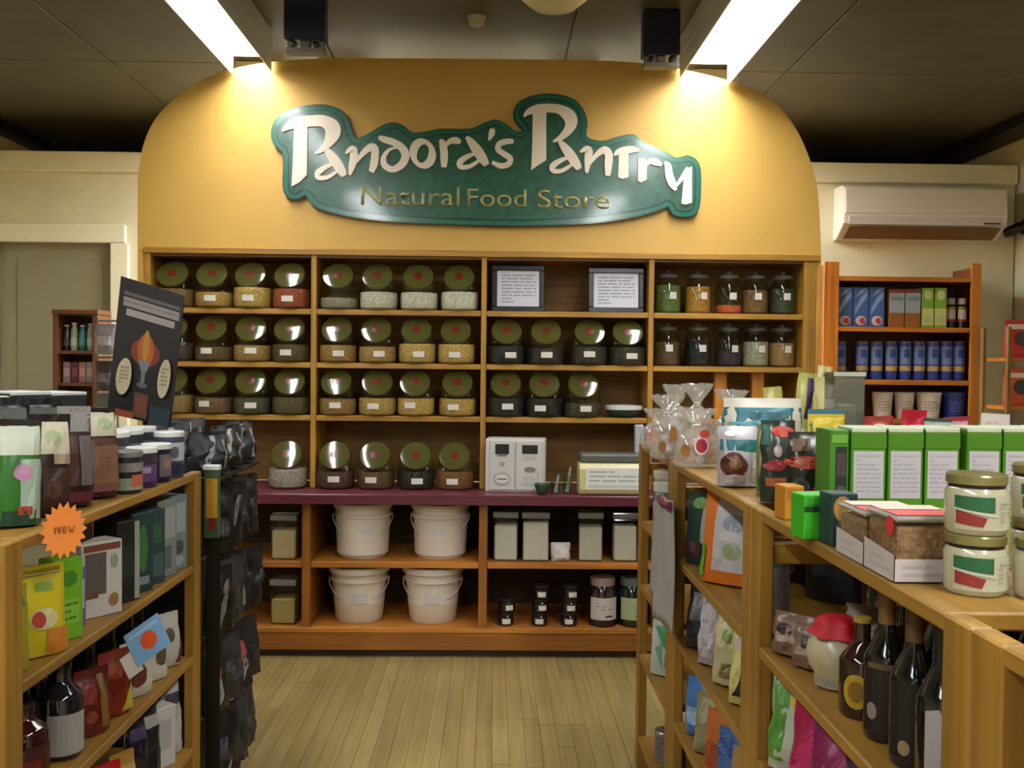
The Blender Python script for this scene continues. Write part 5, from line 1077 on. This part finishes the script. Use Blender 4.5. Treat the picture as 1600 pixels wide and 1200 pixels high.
# small brown packets, cream pot with red top, honey bottle, wine bottles
for k, y in enumerate((1.745, 1.665)):
    pouch('snack_packet', 'small brownish packet by the post on the second right shelf, %s' % ['far', 'near'][k], 'packet', (XG+.045+.012*k, y, Z2R), .08, .075, .04, (116, 92, 76), [('r', .2, .3, .8, .7, (150, 134, 116)), ('e', .4, .6, .2, .15, (60, 40, 44))], -45, None, 215+k, -8, .008)
l = at(1300, 1100, Z=Z2R)
t = thing('garlic_jar', 'round cream jar with red cloth top on the second right shelf', 'jar', (XG+.07, 1.585, Z2R), -40)
ob('pot', MB().lathe([(.030, 0), (.036, .006), (.036, .022), (.045, .035), (.050, .055), (.047, .072), (.034, .088), (.03, .094)], 26).mesh(mat((178, 168, 138), 0.25, var=.1, scale=30), True), t)
mb = MB(); n = 28; mb.rings([[(s*(1+.10*math.sin(6*a))*math.cos(a), s*(1+.10*math.sin(6*a))*math.sin(a), z) for a in [2*math.pi*i/n for i in range(n)]] for s, z in ((.046, .088), (.035, .100), (.034, .108), (.026, .116), (.01, .119))]); ob('cloth_top', mb.mesh(mat((186, 16, 34), 0.6), True), t)
ob('label', printed(lambda u, v, o: ((.0367+o)*math.sin(-.8+1.6*u), -(.0367+o)*math.cos(-.8+1.6*u), .004+.017*v), [('r', 0, 0, 1, 1, (150, 140, 122)), ('t', .1, .2, .9, .8, 2, (120, 112, 100))], 2, res=8), t)
pouch('snack_packet', 'grey and cream packet leaning behind the cream jar', 'packet', (XG+.155, 1.655, Z2R), .10, .11, .05, (128, 116, 100), [('r', .1, .3, .5, .8, (150, 140, 124)), ('e', .7, .6, .15, .12, (96, 110, 90))], -40, None, 218, -6, .012)
bottle(XG+.062, 1.455, Z2R, 'brown syrup bottle with yellow oval label on the second right shelf', (44, 24, 14), .034, .15, [('e', .5, .5, .24, .42, (170, 140, 34)), ('e', .5, .5, .14, .26, (120, 90, 20))], (150, 130, 50), .38, name='syrup_bottle', lr=(.08, .5), rot=-35)
bottle(XG+.145, 1.50, Z2R, 'dark bottle with yellow cap behind the syrup bottle', (30, 18, 20), .032, .165, [('r', .2, 0, .8, 1, (70, 40, 50))], (150, 140, 40), .35, name='syrup_bottle', rot=-35)
for k, (x, y, foil, lab) in enumerate(((.062, 1.365, (112, 82, 44), [('r', .1, .0, .9, .9, (26, 20, 24)), ('e', .3, .3, .1, .12, (130, 120, 116)), ('r', .2, .9, .8, .98, (90, 74, 40))]), (.062, 1.275, (92, 66, 40), [('r', .1, 0, .9, 1, (22, 18, 22)), ('e', .4, .15, .1, .1, (140, 120, 90))]), (.155, 1.40, (70, 50, 40), None), (.155, 1.29, (40, 34, 36), None))):
    bottle(XG+x, y, Z2R, 'dark wine bottle with %s foil neck, %s' % (['golden brown', 'brown', 'dull brown', 'charcoal'][k], ['front left', 'front right', 'behind left', 'behind right'][k]), (14, 14, 14), .031, .232, lab, (20, 20, 20), .46, foil, 'wine_bottle', .34, (.06, .5), -30)
bottle(XG+.058, 1.185, Z2R, 'black wine bottle with tall white label beside the near post', (12, 11, 13), .031, .23, [('p', ((.28, 0), (.72, 0), (.72, .6), (.5, 1), (.28, .95)), (150, 146, 148))], (18, 18, 20), .44, (22, 20, 24), 'wine_bottle', .34, (.02, .5), -30)
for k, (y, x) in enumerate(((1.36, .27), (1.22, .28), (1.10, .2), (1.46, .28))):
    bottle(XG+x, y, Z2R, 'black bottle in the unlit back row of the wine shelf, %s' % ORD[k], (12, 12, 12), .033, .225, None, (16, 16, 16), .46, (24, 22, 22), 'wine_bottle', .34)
# ---- third shelf, right
Z3R = RT[2]+.001
for k, (y, x, c, sh) in enumerate(((1.745, .055, (170, 176, 160), [('r', .1, .1, .4, .9, (80, 140, 50)), ('e', .6, .7, .2, .1, (190, 170, 80))]), (1.63, .06, (150, 26, 72), [('p', ((.0, .3), (.4, .1), (1, .7), (1, 1), (.6, .9)), (176, 40, 92)), ('e', .6, .2, .3, .1, (96, 20, 60))]), (1.53, .06, (120, 30, 76), [('p', ((.1, .1), (.5, .1), (.9, .9), (.5, .9)), (150, 50, 100)), ('r', .1, .8, .9, .95, (60, 24, 60))]), (1.40, .065, (60, 26, 60), [('r', .1, .3, .9, .5, (80, 40, 80))]), (1.27, .07, (34, 24, 40), [('r', .2, .3, .8, .7, (50, 36, 60))]), (1.14, .07, (40, 20, 44), [('r', .2, .3, .8, .7, (60, 36, 66))]))):
    pouch('snack_pouch', ['white and green pouch by the post', 'magenta pouch with bright pink fold', 'dull magenta pouch with plum top', 'plum purple pouch', 'dark violet pouch', 'darkest violet pouch nearest the camera'][k]+' on the third right shelf', 'bag', (XG+x, y, Z3R), .11, .185, .06, c, sh, -45, None, 220+k, -6, .010, .25)
for k, (y, x, c, sh, h) in enumerate(((2.08, .065, (190, 184, 112), [('p', ((.1, .2), (.5, .05), (.95, .5), (.95, .95), (.3, .95)), (200, 196, 130)), ('p', ((.2, .1), (.75, .1), (.5, .5)), (36, 34, 36)), ('e', .3, .7, .16, .1, (190, 180, 170))], .19), (2.22, .06, (176, 168, 126), [('r', .1, .5, .9, .9, (196, 188, 150)), ('r', .3, .1, .8, .3, (120, 104, 60)), ('e', .5, .66, .2, .1, (120, 140, 60))], .17), (2.36, .055, (150, 140, 146), [('r', .1, .1, .5, .9, (180, 176, 180)), ('r', .55, .4, .95, .9, (30, 28, 36))], .185), (2.50, .055, (36, 34, 44), [('r', .2, .4, .8, .8, (120, 116, 124))], .18))):
    pouch('snack_pouch', ['yellow-green pouch with folded corner', 'tan and cream pouch', 'grey-white and black pouch', 'black pouch with grey patch'][k]+' on the third right shelf, far unit', 'bag', (XG+x, y, Z3R), .11, h, .06, c, sh, -42, None, 230+k, -6, .012, .35)
# ---- fourth shelf, right, far units
Z4R = RT[3]+.001
for k, (y, c, sh) in enumerate(((2.05, (150, 120, 70), [('r', .2, .2, .8, .5, (130, 90, 50))]), (2.17, (56, 96, 150), [('e', .5, .3, .25, .1, (190, 200, 210)), ('r', .1, .6, .9, .9, (40, 70, 130))]), (2.29, (176, 96, 44), [('r', .1, .1, .9, .5, (150, 70, 40))]), (2.41, (130, 126, 90), [('r', .2, .5, .8, .9, (150, 146, 110))]), (2.53, (64, 110, 170), [('r', .2, .2, .8, .5, (140, 170, 200))]))):
    pouch('snack_pouch', ['brown', 'deep blue', 'orange-brown', 'olive', 'light blue'][k]+' pouch on the fourth right shelf, far unit', 'bag', (XG+.055, y, Z4R), .10, .15, .05, c, sh, -42, None, 240+k, -5, .008)
# ---- farthest unit: packet, cans, jar, hanging cloth
Y3 = 2.95
pouch('green_packet', 'white packet with green leaf pattern on the farthest right unit', 'packet', (XG+.05, 3.02, Z4R), .11, .17, .045, (176, 186, 176), [('p', ((.1, .9), (.9, .9), (.5, .5)), (60, 140, 90)), ('p', ((.5, .1), (.8, .6), (.6, .7)), (90, 130, 60)), ('p', ((.2, .5), (.45, .1), (.4, .6)), (100, 160, 130))], -35, None, 250, -4)
for k, (y, z) in enumerate(((3.05, RT[4]+.001), (2.93, RT[4]+.001))):
    t = thing('food_can', 'silver food can on the low shelf of the farthest right unit, %s' % ['far', 'near'][k], 'can', (XG+.06, y, z))
    ob('can', cached('fc', lambda: MB().lathe([(.036, 0), (.038, .004), (.037, .01), (.037, .092), (.038, .098), (.036, .1)], 20).mesh(mat((170, 168, 170), 0.25, .9), True)), t)
    ob('wrapper', cached('fcw', lambda: MB().band(.0376, .014, .088, -170, 170, 20).mesh(mat((96, 92, 96), 0.35))), t)
t = thing('cream_jar', 'white jar with teal label on the farthest right unit', 'jar', (XG+.055, 3.06, Z2R), -30)
ob('jar', MB().lathe([(.04, 0), (.046, .006), (.046, .15), (.04, .165)], 22).mesh(mat((196, 196, 184), 0.3), True), t)
ob('lid', MB().lathe([(.045, .1655), (.047, .168), (.047, .19), (.043, .194)], 22).mesh(mat((190, 186, 170), 0.3), True), t)
ob('label', printed(lambda u, v, o: ((.0466+o)*math.sin(-1.2+2.4*u), -(.0466+o)*math.cos(-1.2+2.4*u), .02+.12*v), [('r', .05, .62, .95, .9, (50, 110, 104)), ('e', .5, .3, .3, .2, (150, 180, 170))], 2, res=8), t)
# cloth hanging from the top shelf of the farthest unit
mb = MB(); nu, nv = 14, 16; G = []
for j in range(nv+1):
    v = j/nv; row = []
    for i in range(nu+1):
        u = i/nu; wv = .012*math.sin(u*9+1)*(0.3+v)+.006*math.sin(u*17+v*3)
        y = 2.69-.02+(u-.5)*(.20+.07*v)-.03*v; z = 1.025-.32*v+(.05*(u-.4)*v)
        row.append((XG-.026+wv-.02*v, y, z))
    G.append(row)
for j in range(nv):
    for i in range(nu): mb.poly([G[j][i], G[j][i+1], G[j+1][i+1], G[j+1][i]])
t = thing('grey_towel', 'grey-white towel hanging from the far post of the right shelves', 'towel', (0, 0, 0))
me = mb.mesh(mat((150, 146, 140), 0.8, var=.08, scale=60), True)
bm = bmesh.new(); bm.from_mesh(me); bmesh.ops.remove_doubles(bm, verts=bm.verts[:], dist=1e-5); bmesh.ops.solidify(bm, geom=bm.faces[:], thickness=.003); bm.to_mesh(me); bm.free()
for q_ in me.polygons: q_.use_smooth = True
ob('cloth', me, t)
ob('hem_band', MB().tube([(XG-.026, 2.58, 1.012), (XG-.030, 2.66, 1.008), (XG-.026, 2.74, 1.012)], .012).mesh(mat((104, 30, 52), 0.7), True), t)
# ---- nearest unit, right edge: dark jars with gold lids
for k, (y, x) in enumerate(((.90, .09), (.80, .09), (.90, .19))):
    t = thing('honey_jar', 'dark jar with gold lid on the nearest unit at right edge, %s' % ['first', 'closer', 'behind'][k], 'jar', (XG+x, y, Z3R+.001))
    ob('jar', cached('hj', lambda: MB().lathe([(.038, 0), (.042, .006), (.042, .085), (.036, .1)], 22).mesh(mat((30, 20, 14), 0.15, coat=.5), True)), t)
    ob('lid', cached('hjl', lambda: MB().lathe([(.039, .1005), (.041, .103), (.041, .118), (.037, .122), (.001, .122)], 22).mesh(mat((170, 150, 90), 0.25, .6), True)), t)
    ob('label', cached('hjp', lambda: MB().band(.0426, .02, .07, -50, 50, 10).mesh(mat((70, 60, 40), 0.4))), t, rot=(0, 0, -.7))
